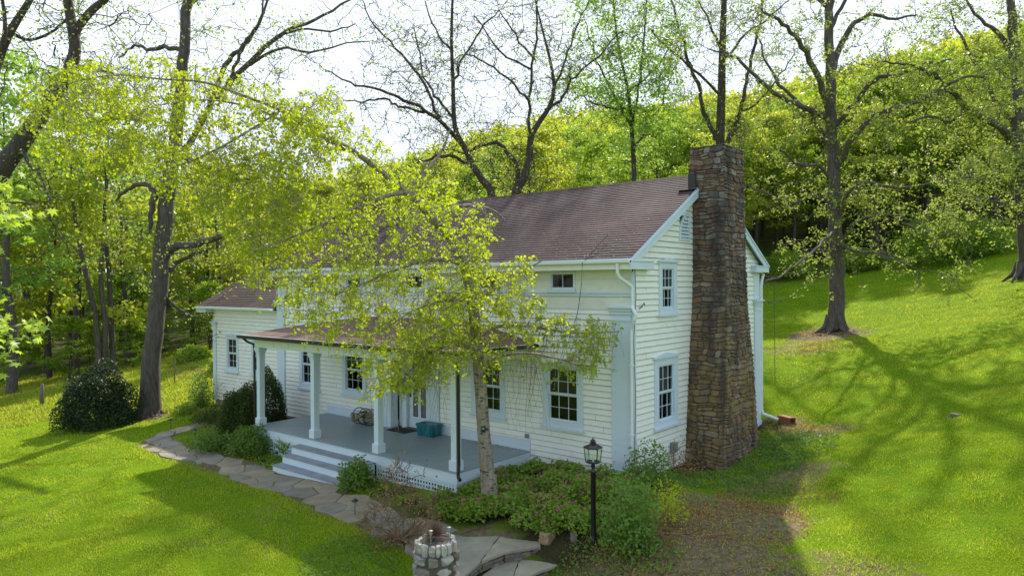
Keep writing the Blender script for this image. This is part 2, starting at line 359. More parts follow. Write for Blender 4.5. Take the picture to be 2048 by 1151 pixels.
def m_ground():
    t = NT('lawn_grass'); p = t.pos()
    big = t.noise(p, 0.16, 5, 0.6); mid = t.noise(p, 1.1, 6, 0.65); fine = t.noise(t.pos((1,1,.3)), 26, 5, 0.75)
    c = t.mix(t.ramp(mid, [(0.3, 0.0), (0.72, 1.0)]), (0.10,0.21,0.003), (0.215,0.325,0.005))
    c = t.mix(t.ramp(t.noise(p, 3.3, 6, 0.7), [(0.52, 0.0), (0.7, 0.6)]), c, (0.07,0.15,0.012))
    c = t.mix(t.ramp(t.noise(p, 0.5, 6, 0.75), [(0.6, 0.0), (0.78, 0.4)]), c, (0.25,0.25,0.05))
    c = t.mix(t.ramp(big, [(0.42, 0.0), (0.68, 0.55)]), c, (0.27,0.35,0.008))
    c = t.mix(t.ramp(fine, [(0.35, 0.75), (0.6, 0.0)]), c, (0.04,0.10,0.004))
    c = t.mix(t.ramp(fine, [(0.62, 0.0), (0.8, 0.5)]), c, (0.36,0.42,0.04))
    # bare earth and old leaves
    soil = t.mix(t.ramp(t.noise(p, 7, 6, 0.75), [(0.35, 0.0), (0.65, 1.0)]), (0.10,0.075,0.042), (0.25,0.19,0.115))
    soil = t.mix(t.ramp(fine, [(0.6, 0.0), (0.72, 0.7)]), soil, (0.40,0.33,0.22))
    at_ = t.n('Attribute', _attribute_name='dirt'); f = t.n('Math', _operation='ADD', i0=at_.outputs[2], i1=t.n('Math', _operation='MULTIPLY_ADD', i0=t.noise(p, 2.2, 7, 0.75), i1=1.5, i2=-0.75).outputs[0]).outputs[0]
    f2 = t.n('Math', _operation='MULTIPLY', i0=t.ramp(f, [(0.36, 0.0), (0.62, 1.0)]), i1=t.ramp(at_.outputs[2], [(0.02, 0.0), (0.12, 1.0)])).outputs[0]
    c = t.mix(f2, c, soil)
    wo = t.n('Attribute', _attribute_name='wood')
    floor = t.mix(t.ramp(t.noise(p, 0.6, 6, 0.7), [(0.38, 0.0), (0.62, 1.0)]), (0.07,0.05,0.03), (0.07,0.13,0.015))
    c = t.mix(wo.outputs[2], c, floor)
    # mulch bed
    be = t.n('Attribute', _attribute_name='bed'); c = t.mix(be.outputs[2], c, t.mix(t.ramp(fine, [(0.4, 0.0), (0.7, 1.0)]), (0.03,0.03,0.012), (0.10,0.08,0.04)))
    return t.done(t.bsdf(c, 0.95, fine, 0.9, 0.05, spec=0.06))
M['ground'] = m_ground()
EDGE_T = np.array([-180,-60,-37,-25,-17,-5,5,12,16,25,34,60,180.]); EDGE_R = np.array([60,60,56,56,52,48,47,48,51,53,54,60,60.])
def polar(x, y):
    D, L = dl(x, y); return np.hypot(D, L), np.degrees(np.arctan2(L, D))
def axis_steps(lo, hi, c0, c1, fine):
    mid = list(np.arange(c0, c1+1e-6, fine)); s, v = fine, c1
    while v < hi: s *= 1.07; v += s; mid.append(v)
    s, v = fine, c0
    while v > lo: s *= 1.07; v -= s; mid.insert(0, v)
    return np.array(mid)
PATH_PX = [(470,838), (400,852), (335,868), (308,885), (345,903), (420,918), (500,942), (580,968), (660,1000), (730,1030), (800,1052), (880,1068), (960,1076)]
PATH = np.array([at_z(u, v, z) for (u, v), z in zip(PATH_PX, [-.66,-.7,-.72,-.75,-.78,-.8,-.81,-.81,-.79,-.76,-.72,-.66,-.6])])
PATHW = [.36,.38,.42,.5,.5,.56,.64,.68,.66,.62,.6,.6,.62]
def path_dense():
    t = np.arange(len(PATH)); q = np.linspace(0, len(PATH)-1, 90)
    return np.stack([np.interp(q, t, PATH[:, i]) for i in range(3)], 1), np.interp(q, t, PATHW)
PD, PW = path_dense()
def path_dist(x, y):
    d = np.hypot(np.asarray(x)[..., None]-PD[:, 0], np.asarray(y)[..., None]-PD[:, 1])-PW
    return d.min(-1)
BEDS = [(-1.4,-1.6,1.9), (-1.0,-3.6,1.3), (0.6,-3.2,1.3), (-2.6,-3.9,.9), (-3.6,-4.0,.8), (-13.6,-2.6,1.6), (-12.2,-4.0,1.0), (-16.5,-1.2,1.5), (-5,-3.4,.6), (0.5,-1.0,1.0), (-11,-3.9,.8), (-14.5,-1,1.3)]
def build_ground():
    xs = axis_steps(-520, 420, -26, 14, 0.3); ys = axis_steps(-180, 620, -14, 26, 0.3)
    X, Y = np.meshgrid(xs, ys); Z = ground(X, Y)
    rr, th = polar(X, Y)
    far = rr > 45
    Z = Z+np.where(far, 0, 0.025*np.sin(X*1.7+np.sin(Y*1.3)*2)*np.cos(Y*1.9))
    nx = len(xs); i = np.arange(len(ys)-1)[:, None]*nx+np.arange(nx-1)[None]; F = np.stack([i, i+1, i+nx+1, i+nx], -1).reshape(-1, 4)
    me = np_mesh('ground', np.stack([X, Y, Z], -1).reshape(-1, 3), F)
    edge = np.interp(th, EDGE_T, EDGE_R)
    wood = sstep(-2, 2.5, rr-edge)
    dirt = np.zeros_like(X)
    def blob(u, v, rx, ry, w, ang=0):
        p = gnd(u, v); dx, dy = X-p[0], Y-p[1]; a = R_(ang); ex = dx*math.cos(a)+dy*math.sin(a); ey = -dx*math.sin(a)+dy*math.cos(a)
        np.maximum(dirt, w*np.exp(-((ex/rx)**2+(ey/ry)**2)**1.5), out=dirt)
    for b in [(1330,1090,2.6,1.6,.8,0), (1480,1040,1.5,2.2,.76,0), (1560,960,1.2,2.4,.66,-20), (1230,1120,1.5,1.3,.7,0), (1450,1130,2,1.2,.7,0), (1400,1000,1.2,1.2,.6,0), (1640,670,1.8,2.6,.95,0), (1700,668,1.3,1.0,.9,0), (1590,700,2.2,1.4,.6,0), (1620,860,1.5,1.0,.85,0), (1560,845,.9,.9,1,0),
              (1700,1130,1.8,.7,.55,0), (1620,760,1,3,.35,0), (300,832,1.1,.9,.9,0), (640,652,6,1.2,.8,0), (360,700,5,1.2,.7,20), (380,745,5,1.3,.6,0), (80,760,9,2,.4,0), (60,700,9,2,.5,0), (1955,1040,.3,3,.3,0), (1600,690,2,2,.55,0), (1910,830,.4,.4,.6,0)]: blob(*b)
    pd = path_dist(X, Y); np.maximum(dirt, np.where(rr < 40, .62*(1-sstep(0, .25, pd)), 0), out=dirt)
    bed = np.zeros_like(X)
    for bx, by, br in BEDS: np.maximum(bed, 1-sstep(br*.75, br*1.05, np.hypot(X-bx, Y-by)), out=bed)
    np.maximum(bed, (1-sstep(.2, .5, np.maximum(np.maximum(-15.9-X, X-.5), np.maximum(-.6-Y, Y-8.5)))), out=bed)
    bed *= sstep(0, .2, pd)
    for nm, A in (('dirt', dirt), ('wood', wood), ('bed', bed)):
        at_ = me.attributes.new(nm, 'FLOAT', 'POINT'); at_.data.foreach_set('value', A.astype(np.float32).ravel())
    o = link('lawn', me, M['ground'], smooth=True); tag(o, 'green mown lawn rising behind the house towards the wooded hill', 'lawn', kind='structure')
build_ground()

# ------------------------------------------------------------------ flagstone path
def clip_poly(poly, n, c):
    out = []
    for i in range(len(poly)):
        a, b = poly[i], poly[(i+1) % len(poly)]; da, db = a[0]*n[0]+a[1]*n[1]-c, b[0]*n[0]+b[1]*n[1]-c
        if da <= 0: out.append(a)
        if (da < 0 < db) or (db < 0 < da): t = da/(da-db); out.append((a[0]+t*(b[0]-a[0]), a[1]+t*(b[1]-a[1])))
    return out
def voronoi(seeds, box, gap):
    cells = []
    for i, s in enumerate(seeds):
        poly = [(s[0]-box, s[1]-box), (s[0]+box, s[1]-box), (s[0]+box, s[1]+box), (s[0]-box, s[1]+box)]
        for j, q in enumerate(seeds):
            if i == j: continue
            dx, dy = q[0]-s[0], q[1]-s[1]; L = math.hypot(dx, dy)
            if L > 2.8*box or L < 1e-4: continue
            n = (dx/L, dy/L); poly = clip_poly(poly, n, n[0]*(s[0]+q[0])/2+n[1]*(s[1]+q[1])/2-gap)
            if len(poly) < 3: break
        cells.append(poly if len(poly) >= 3 else None)
    return cells
def slab(mb, poly, z0, z1, wob=.012, top=None):
    "irregular stone slab with a rough outline"
    pts = []
    n = len(poly)
    for i in range(n):
        a, b = poly[i], poly[(i+1) % n]; L = math.hypot(b[0]-a[0], b[1]-a[1]); k = max(1, int(L/.13))
        for q in range(k):
            t = q/k; pts.append((a[0]+(b[0]-a[0])*t+random.uniform(-wob, wob), a[1]+(b[1]-a[1])*t+random.uniform(-wob, wob)))
    cx = sum(p[0] for p in pts)/len(pts); cy = sum(p[1] for p in pts)/len(pts); n = len(pts)
    tz = lambda x, y: z1 if top is None else top(x, y)
    ins = [(p[0]+(cx-p[0])*.045, p[1]+(cy-p[1])*.045) for p in pts]
    lo = len(mb.v)
    V = [(p[0], p[1], tz(*p)+z0-z1 if top else z0) for p in pts]+[(p[0], p[1], tz(*p)-.008) for p in pts]+[(p[0], p[1], tz(*p)) for p in ins]
    F = [tuple(range(2*n, 3*n))]+[(i, (i+1) % n, n+(i+1) % n, n+i) for i in range(n)]+[(n+i, n+(i+1) % n, 2*n+(i+1) % n, 2*n+i) for i in range(n)]
    mb.add(V, F)
STEP_X = float(at_z(872, 1068, -.64)[0])
def build_path():
    seeds = []
    for _ in range(9000):
        k = random.randrange(len(PD)); a = random.uniform(0, 6.28); r = random.uniform(0, 1)*(PW[k]+.5)
        p = (PD[k][0]+r*math.cos(a), PD[k][1]+r*math.sin(a))
        if all((p[0]-q[0])**2+(p[1]-q[1])**2 > .58**2 for q in seeds): seeds.append(p)
    mb = MB()
    def pull(v, m_=0.0):
        dd = np.hypot(PD[:, 0]-v[0], PD[:, 1]-v[1])-PW; k = int(dd.argmin())
        if dd[k] <= m_: return v
        f = (PW[k]+m_)/(dd[k]+PW[k]); return (PD[k][0]+(v[0]-PD[k][0])*f, PD[k][1]+(v[1]-PD[k][1])*f)
    for s, c in zip(seeds, voronoi(seeds, .62, .011)):
        if c is None: continue
        if path_dist(np.array([s[0]]), np.array([s[1]]))[0] > .03: continue
        mm = random.uniform(-.02, .10); c = [pull(v, mm) for v in c]
        cx = sum(p[0] for p in c)/len(c); cy = sum(p[1] for p in c)/len(c)
        if path_dist(np.array([cx]), np.array([cy]))[0] > .0: continue
        if (cy > -3.9 and -9.9 < cx < -6.2) or cx > STEP_X: continue
        zz = ground([p[0] for p in c], [p[1] for p in c]).max()
        A = gz(cx, cy); gx = (gz(cx+.2, cy)-gz(cx-.2, cy))/.4; gy = (gz(cx, cy+.2)-gz(cx, cy-.2))/.4
        off = random.uniform(.016, .03)
        slab(mb, c, -.06, 0, top=lambda x, y: A+gx*(x-cx)+gy*(y-cy)+off)
    tag(mb.build('path', M['flag']), 'irregular flagstone path curving along the front of the porch', 'path', kind='structure')
build_path()

# ------------------------------------------------------------------ the house
HL, HW, EZ, RZ = 15.712, 8.281, 5.2, 7.743
house = tag(empty('farmhouse', (0,0,0)), 'white clapboard farmhouse with brown shingle roof, porch and tall stone chimney', 'house')
def P3(plane, a, out, z):
    "plane 'F': front, a = x, out = distance in front; 'G': gable, a = y"
    return (a, -out+plane[1], z) if plane[0] == 'F' else (plane[1]+out, a, z)
FR = ('F', 0.0); GA = ('G', 0.0); WF = ('F', 0.15)
def pbox(mb, plane, a0, a1, o0, o1, z0, z1):
    p, q = P3(plane, a0, o0, z0), P3(plane, a1, o1, z1)
    mb.box(*[c for i in range(3) for c in sorted((p[i], q[i]))])
M['edge'] = m_plain('shaded_dirty_board_edge', (0.42, 0.38, 0.28), 0.9, var=.5, sc=4)  # strip at each board's foot: lip shadow painted in, together with drip-edge dirt
edge = MB()
def claps(mb, plane, a0, a1, z0, z1, holes=(), lim=None, e=0.15):
    z = z0; k = 0
    while z < z1-1e-4:
        zt = min(z+e, z1); segs = [(a0, a1)]
        for h in holes:
            if h[2]+.02 < zt and h[3]-.02 > z:
                segs = [s for a, b in segs for s in ((a, min(b, h[0])), (max(a, h[1]), b)) if s[1]-s[0] > 1e-3]
        for a, b in segs:
            # split long courses into boards with a hair of offset
            cuts = [a]+sorted(c for c in [a0+(k*1.37 % 3)+3.1*j+.6*random.random() for j in range(9)] if a+.3 < c < b-.3)+[b]
            for a_, b_ in zip(cuts[:-1], cuts[1:]):
                lo0, hi0, lo1, hi1 = a_, b_, a_, b_
                if lim:
                    l0, l1 = lim(z), lim(zt); lo0, hi0 = max(a_, l0[0]), min(b_, l0[1]); lo1, hi1 = max(a_, l1[0]), min(b_, l1[1])
                    if hi0-lo0 < .02: continue
                    if hi1 < lo1: lo1 = hi1 = (lo1+hi1)/2
                o = .026+random.uniform(-.002, .003); g = .003; q = random.uniform(.007, .014)/e
                la, ha, oa, za = lo0+(lo1-lo0)*q, hi0+(hi1-hi0)*q, o+.001, z+(zt-z)*q
                mb.quad(P3(plane, la+g, oa, za), P3(plane, ha-g, oa, za), P3(plane, hi1-g, .004, zt), P3(plane, lo1+g, .004, zt))
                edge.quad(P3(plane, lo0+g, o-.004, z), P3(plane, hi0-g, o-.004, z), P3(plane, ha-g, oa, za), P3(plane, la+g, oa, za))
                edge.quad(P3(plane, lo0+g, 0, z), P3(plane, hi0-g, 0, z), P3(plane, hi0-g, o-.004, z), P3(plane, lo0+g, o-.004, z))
        z = zt; k += 1
def window(plane, a0, a1, z0, z1, gw, gz0, gz1, cap=None, cols=3, rows=2, up='curtain', low=None, single=False, parent=house, proud=.05):
    "a casing between a0..a1, z0..z1 round a glazed opening gw=(g0,g1), gz0..gz1"
    g0, g1 = gw; f = MB()
    pbox(f, plane, a0, g0, -.06, proud, z0, z1); pbox(f, plane, g1, a1, -.06, proud, z0, z1)
    pbox(f, plane, g0, g1, -.06, proud-.002, gz1, z1); pbox(f, plane, g0, g1, -.06, proud-.002, z0, gz0)
    if cap:  # low peaked cap
        am = (a0+a1)/2; ov = .06
        poly = [(a0-ov, z1), (a1+ov, z1), (a1+ov, z1+.035), (am, z1+.035+cap), (a0-ov, z1+.035)]
        n = len(poly); A = [P3(plane, p[0], .0, p[1]) for p in poly]; B = [P3(plane, p[0], proud+.05, p[1]) for p in poly]
        f.add(A+B, [tuple(range(n)), tuple(range(2*n-1, n-1, -1))]+[(i, (i+1) % n, n+(i+1) % n, n+i) for i in range(n)])
    w = f.build('window', M['trim'], parent)
    s = MB(); pbox(s, plane, a0-.05, a1+.05, .0, proud+.06, z0-.055, z0-.002); s.build('sill', M['trim'], w)
    s = MB(); zm = (gz0+gz1)/2 if not single else gz0; t = .035
    parts = [(gz0, gz1, 0.0)] if single else [(zm, gz1, .008), (gz0, zm, -.02)]
    for za, zb, of in parts:
        for b in ((g0, g0+t, za, zb), (g1-t, g1, za, zb), (g0+t, g1-t, zb-t, zb), (g0+t, g1-t, za, za+t*1.3)):
            pbox(s, plane, b[0], b[1], of-.03, of+.012, b[2], b[3])
    s.build('sash', M['trim'], w)
    mu = MB()
    for za, zb, of in parts:
        for c in range(1, cols): x = g0+(g1-g0)*c/cols; pbox(mu, plane, x-.007, x+.007, of-.012, of+.006, za+t, zb-t)
        for r in range(1, rows if not single else rows): z = za+(zb-za)*r/rows; pbox(mu, plane, g0+t, g1-t, of-.011, of+.005, z-.007, z+.007)
    if cols > 1 or rows > 1: mu.build('muntin', M['trim'], w)
    gl = MB()
    for za, zb, of in parts: gl.quad(P3(plane, g0+t, of-.014, za+t), P3(plane, g1-t, of-.014, za+t), P3(plane, g1-t, of-.014, zb-t), P3(plane, g0+t, of-.014, zb-t))
    gl.build('pane', M['glass'], w, fix=False)
    def curt(za, zb, x0, x1, mat, dist):
        c = MB(); N = 26
        for i in range(N):
            xa, xb = x0+(x1-x0)*i/N, x0+(x1-x0)*(i+1)/N; oa, ob = -dist-.02*math.sin(i*1.9), -dist-.02*math.sin((i+1)*1.9)
            c.quad(P3(plane, xa, oa, za), P3(plane, xb, ob, za), P3(plane, xb, ob, zb), P3(plane, xa, oa, zb))
        c.build('curtain', mat, w, fix=False)
    if up == 'curtain': curt(zm-.05, gz1+.05, g0-.03, g1+.03, M['curtain'], .12)
    if up == 'full': curt(gz0+.0, gz1+.05, g0-.03, g1+.03, M['curtain'], .14)
    if up == 'lace': curt(gz0-.05, gz1+.05, g0-.03, g0+(g1-g0)*.36, M['lace'], .12); curt(zm, gz1+.05, g0+(g1-g0)*.36, g1+.03, M['lace'], .13)
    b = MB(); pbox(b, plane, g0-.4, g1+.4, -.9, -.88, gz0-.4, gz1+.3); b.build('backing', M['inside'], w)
    return w
holesF, holesG = [], []
WZ = (.80, 2.46, .98, 2.38)
for i, xc in enumerate([-2.1, -4.75, -10.95, -13.6]):
    window(FR, xc-.65, xc+.65, WZ[0], WZ[1], (xc-.465, xc+.465), WZ[2], WZ[3], cap=.06, up='curtain')
    holesF.append((xc-.5, xc+.5, WZ[0]+.1, WZ[1]-.03))
for xc in [-2.1, -4.75, -7.86, -10.95, -13.6]:
    window(FR, xc-.42, xc+.42, 4.44, 4.93, (xc-.37, xc+.37), 4.47, 4.89, cols=2, rows=1, single=True, up=None, proud=.045)
window(GA, 1.03, 2.31, .88, 2.66, (1.25, 2.08), 1.03, 2.47, cap=.10, up='lace')
window(GA, 1.29, 2.28, 3.80, 5.16, (1.46, 2.09), 3.95, 5.0, cap=.08, up='lace')
holesG += [(1.15, 2.2, .95, 2.6), (1.35, 2.2, 3.88, 5.1)]
# walls
DOOR = (-8.20, -7.05, 0.0, 2.25)
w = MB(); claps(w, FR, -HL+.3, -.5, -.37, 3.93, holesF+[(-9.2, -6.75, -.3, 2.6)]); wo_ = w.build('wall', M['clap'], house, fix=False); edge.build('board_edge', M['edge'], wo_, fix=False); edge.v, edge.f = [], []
def rake_lim(z):
    if z < EZ-.3: return (-.1, HW+.1)
    y = (z-(EZ-.12))/((RZ-EZ)/(HW/2+.4)); y = y-.4+.12; return (y, HW-y)
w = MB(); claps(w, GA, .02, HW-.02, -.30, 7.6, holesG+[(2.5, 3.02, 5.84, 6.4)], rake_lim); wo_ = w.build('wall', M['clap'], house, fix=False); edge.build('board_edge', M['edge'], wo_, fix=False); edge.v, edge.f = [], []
# frieze boards of the upper front, with holes left for the attic windows
w = MB(); hs = [-13.6, -10.95, -7.86, -4.75, -2.1]
pbox(w, FR, -HL+.02, -.02, -.02, .012, 3.93, 4.28)
pbox(w, FR, -HL+.02, -.02, -.02, .020, 3.95, 4.02)
xs_ = [-HL+.02]+[q for h in hs for q in (h-.38, h+.38)]+[-.02]
for a, b in zip(xs_[::2], xs_[1::2]): pbox(w, FR, a, b, -.02, .014, 4.40, 4.715); pbox(w, FR, a, b, -.02, .010, 4.72, 5.0)
for h in hs: pbox(w, FR, h-.38, h+.38, -.02, .012, 4.40, 4.46); pbox(w, FR, h-.38, h+.38, -.02, .012, 4.90, 5.0)
w.build('frieze', m_paint('frieze_paint', (0.74, 0.74, 0.64), amt=.5), house)
w = MB(); pbox(w, FR, -HL-.03, .0, 0, .07, 4.36, 4.40); pbox(w, FR, -HL-.03, .0, 0, .045, 4.285, 4.358)
w.build('belt_moulding', M['trim'], house)
# other walls, set out of sight
w = MB(); w.box(-HL, -.02, HW-.1, HW, -.3, 5.15); w.box(-HL, -HL+.1, .05, HW-.11, -.3, 5.15)
w.add([(-HL,.0,5.15), (-HL,HW,5.15), (-HL,HW/2,7.6), (-HL+.1,.0,5.15), (-HL+.1,HW,5.15), (-HL+.1,HW/2,7.6)], [(0,1,2), (3,5,4), (0,2,5,3), (1,4,5,2), (0,3,4,1)])
w.build('rear_wall', M['clap'], house)
# foundation
w = MB()
for (x0, x1, y0, y1) in ((-HL+.05, -.05, .03, .12), (-.12, -.03, .13, HW-.1)):
    n = int(max(x1-x0, y1-y0)/.4)
    for r in range(3):
        for i in range(n):
            t0, t1 = i/n, (i+.96)/n; z0 = -1.05+r*.29; j = random.uniform(-.01, .02)
            if x1-x0 > 1: w.box(x0+(x1-x0)*t0, x0+(x1-x0)*t1, y0-j, y1, z0, z0+.275)
            else: w.box(x0, x1+j, y0+(y1-y0)*t0, y0+(y1-y0)*t1, z0, z0+.275)
w.build('foundation', M['fieldstone'], house, bevel=.015)
# pilasters
def pilaster(plane, a0, a1, z0, z1, out=.09, parent=house, name='pilaster'):
    f = MB(); pbox(f, plane, a0, a1, -.01, out, z0, z1-.2)
    pbox(f, plane, a0-.015, a1+.015, -.01, out+.02, z1-.36, z1-.31)
    for k, (o, h0, h1) in enumerate([(.03, .2, .12), (.06, .118, .05), (.10, .048, 0)]): pbox(f, plane, a0-o, a1+o, -.01, out+o, z1-h0, z1-h1)
    pbox(f, plane, a0-.02, a1+.02, -.01, out+.02, z0-.05, z0+.12)
    return f.build(name, M['trim'], parent, bevel=.004)
pilaster(FR, -.57, -.03, -.12, 4.04, .07); pilaster(FR, -HL+.02, -HL+.52, 0, 4.04, .07)
pilaster(GA, HW-.50, HW-.02, -.1, 4.04, .07)
w = MB(); pbox(w, GA, -.026, .11, -.02, .032, -.1, 4.9); w.build('corner_board', M['trim'], house)
w = MB(); pbox(w, GA, HW-.5, HW-.02, .0, .03, 4.06, 4.9); w.build('corner_board', M['trim'], house)
# roof
rake_s = (RZ-EZ)/(HW/2+.4); GO, EO = .20, .40
def uvquad(me_b, uvs): pass
def roof_mesh(name, x0, x1, ye, ze, yr, zr, mat, parent, rows=.14, both=True, hip=None):
    "stepped courses with a UV laid along the slope"
    V, F, UV = [], [], []
    L = math.hypot(yr-ye, zr-ze); n = int(round(L/rows)); 
    nz = np.array([-(zr-ze), abs(yr-ye)])/L
    for sgn in ((1, -1) if both else (1,)):
        cy = yr
        for k in range(n):
            t0, t1 = k/n, (k+1)/n; ya, yb = ye+(yr-ye)*t0, ye+(yr-ye)*t1; za, zb = ze+(zr-ze)*t0, ze+(zr-ze)*t1
            th = .011
            h0 = hip*t0 if hip else 0; h1 = hip*t1 if hip else 0
            nn = int((x1-x0)/1.0)
            for j in range(nn):
                def X(i, h): return x0+h+(x1-x0-h)*i/nn
                dz = random.uniform(0, .003)
                pts = [(X(j, h0), ya+nz[0]*th, za+nz[1]*th+dz), (X(j+1, h0), ya+nz[0]*th, za+nz[1]*th+dz), (X(j+1, h1), yb, zb), (X(j, h1), yb, zb)]
                low = [(X(j, h0), ya, za), (X(j+1, h0), ya, za)]
                if sgn < 0: pts = [(p[0], 2*cy-p[1], p[2]) for p in pts]; low = [(p[0], 2*cy-p[1], p[2]) for p in low]
                b = len(V); V += pts+low; q = [(b, b+1, b+2, b+3), (b+4, b+5, b+1, b)]
                if sgn < 0: q = [t[::-1] for t in q]
                F += q
                um = {0: (pts[0][0], k*rows), 1: (pts[1][0], k*rows), 2: (pts[2][0], (k+1)*rows-.004), 3: (pts[3][0], (k+1)*rows-.004), 4: (pts[0][0], k*rows-.01), 5: (pts[1][0], k*rows-.01)}
                for f in q: UV += [um[i-b] for i in f]
    me = bpy.data.meshes.new(name); me.from_pydata(V, [], F); uv = me.uv_layers.new(name='UVMap'); uv.data.foreach_set('uv', np.array(UV, np.float32).ravel())
    return link(name, me, mat, parent)
roof = roof_mesh('roof', -HL-GO, GO, -EO, EZ+.02, HW/2, RZ+.02, M['shingle'], house)
w = MB()   # deck under the shingles
for s in (1, -1):
    f_ = (lambda y: y) if s > 0 else (lambda y: HW-y)
    w.add([(-HL-GO+.01, f_(-EO+.01), EZ-.03), (GO-.01, f_(-EO+.01), EZ-.03), (GO-.01, HW/2-s*.001, RZ-.03), (-HL-GO+.01, HW/2-s*.001, RZ-.03),
           (-HL-GO+.01, f_(-EO+.01), EZ+.012), (GO-.01, f_(-EO+.01), EZ+.012), (GO-.01, HW/2-s*.001, RZ+.012), (-HL-GO+.01, HW/2-s*.001, RZ+.012)],
          [(0,1,2,3), (4,5,6,7), (0,1,5,4), (1,2,6,5), (2,3,7,6), (3,0,4,7)])
w.build('roof_deck', M['trim'], roof)
w = MB()
for i in range(52):
    x = -HL-GO+i*(HL+2*GO)/52; a = HW/2
    w.add([(x, a-.15, RZ-.045), (x+.34, a-.15, RZ-.055), (x+.34, a, RZ+.035), (x, a, RZ+.05), (x, a+.15, RZ-.045), (x+.34, a+.15, RZ-.055)], [(0,1,2,3), (3,2,5,4)])
w.build('ridge_cap', M['shingle'], roof, fix=False)
w = MB()    # dropped twigs, lichen flakes along the lower roof
for _ in range(420):
    x = random.uniform(-15.5, .1) if random.random() < .45 else random.gauss(-1.0, .9); t = abs(random.gauss(0, .16)); y = -EO+t*4.5
    if x > .15: continue
    z = EZ+.035+rake_s*(y+EO); s = random.uniform(.008, .03); a = random.uniform(0, 3.1); dx, dy = s*math.cos(a), s*math.sin(a)*.8
    w.add([(x-dx, y-dy, z-dy*rake_s), (x+dy*.5, y-dx*.5, z-dx*.5*rake_s+.004), (x+dx, y+dy, z+dy*rake_s), (x-dy*.5, y+dx*.5, z+dx*.5*rake_s+.006)], [(0,1,2,3)])
lo = w.build('leaf_litter', m_plain('lichen_flakes', (.45,.40,.28), .9, sc=30), roof, fix=False); lo['kind'] = 'stuff'
# rakes, eave returns, soffit
def rake(y0, y1, x0, x1, name='rake_board', xx=0):
    w = MB()
    for s in (1, -1):
        for (xa, xb, d0, d1) in ((x0, x1, .035, .27), (x0+(.0 if x1 > 0 else 0), x1+(.025 if x1 > 0 else -.025), .03, .09)):
            ys = [-EO+.0, HW/2]
            P = []
            for x in (xa, xb):
                for (yy, zz) in ((-EO-.005, EZ-d0), (HW/2, RZ-d0), (HW/2, RZ-d1), (-EO-.005, EZ-d1)):
                    P.append((x, yy if s > 0 else HW-yy, zz))
            w.add(P, [(0,1,2,3), (7,6,5,4), (0,4,5,1), (1,5,6,2), (2,6,7,3), (3,7,4,0)])
    w.build(name, M['trim'], house)
rake(0, 0, GO-.035, GO+.0); rake(0, 0, -HL-GO-.0, -HL-GO+.035)
for q in ((-EO+.05, -.02, -EO+.02, -EO+.05), (HW+.02, HW+EO-.05, HW+EO-.05, HW+EO-.02)):
    w = MB(); w.box(-HL-GO+.04, GO-.04, q[0], q[1], 4.955, 4.98); w.box(-HL-GO, GO-.001, q[2], q[3], 4.95, 5.16); w.build('fascia', M['clap'], house)
for x0, x1 in ((.0, GO), (-HL-GO, -HL)):
    for ya, yb in ((-EO+.052, .72), (HW-.72, HW+EO-.052)):
        w = MB(); w.box(x0, x1-.002, ya, yb, 4.95, 5.14); w.box(x0, x1+.02 if x1 > 0 else x1, ya-.03, yb+.02, 5.142, 5.17); w.build('cornice_return', M['trim'], house)
w = MB()    # white box gutter
prof = [(-EO-.1, EZ-.02), (-EO-.095, EZ-.09), (-EO-.02, EZ-.12), (-EO+.015, EZ-.12), (-EO+.015, EZ-.02), (-EO+.0, EZ-.02), (-EO+.0, EZ-.10), (-EO-.08, EZ-.075), (-EO-.085, EZ-.02)]
w.extr(prof, 0, -HL-GO, GO-.02); w.build('gutter', M['gutterw'], house)
def pipe(name, pts, r, mat, parent, sides=8, mb=None):
    o = MB(); o.tube(pts, r, sides); return o.build(name, mat, parent, smooth=False)
ds = pipe('downspout', [(-.16,-.44,5.1), (-.16,-.43,4.85), (-.12,-.38,4.74), (.03,-.12,4.55), (.05,-.09,4.48), (.05,-.09,4.07), (.08,-.12,3.98), (.20,-.18,3.85), (.17,-.19,3.75), (.045,-.13,3.52), (.035,-.125,3.45), (.035,-.125,.1), (.10,-.25,-.05), (.35,-.6,-.12)], .042, M['gutterw'], house)
for z in (.9, 2.6):
    w = MB(); w.box(-.02, .09, -.175, -.07, z, z+.03); w.build('strap', M['gutterw'], ds)
# louvre, quarter arch, beside the chimney
w = MB(); cxl, czl, rl = 3.02, 5.84, .50
arc = [(cxl-rl*math.sin(a)*1.0, czl+.08+rl*1.08*math.cos(a)) for a in np.linspace(math.pi/2, 0, 9)]
outer = [(cxl-rl-.08, czl-.07)]+[(cxl-(rl+.08)*math.sin(a), czl+.08+(rl*1.08+.08)*math.cos(a)) for a in np.linspace(math.pi/2, 0, 9)]+[(cxl+.06, czl+.7), (cxl+.06, czl-.07)]
inner = [(cxl-rl, czl)]+arc+[(cxl, czl)]
def ring(mb, plane, outer, inner, o0, o1):
    "frame between two outlines; inner is resampled against outer"
    n, k = len(outer), len(inner)
    V = [P3(plane, *(p[0], o1, p[1])) for p in outer]+[P3(plane, *(p[0], o1, p[1])) for p in inner]+[P3(plane, *(p[0], o0, p[1])) for p in outer]+[P3(plane, *(p[0], o0, p[1])) for p in inner]
    F = []
    for i in range(k):
        F.append((n+i, n+(i+1) % k, 2*n+k+(i+1) % k, 2*n+k+i))
    for i in range(n): F.append((i, (i+1) % n, n+k+(i+1) % n, n+k+i))
    mp = [min(i, k-1) if i < 10 else k-1 for i in range(n)]
    for i in range(n):
        a, b = mp[i], mp[(i+1) % n]
        F.append((i, (i+1) % n, n+b, n+a) if a != b else (i, (i+1) % n, n+a))
    mb.add(V, F)
ring(w, GA, outer, inner, .0, .05); lv = w.build('louvre_vent', M['trim'], house)
w = MB()
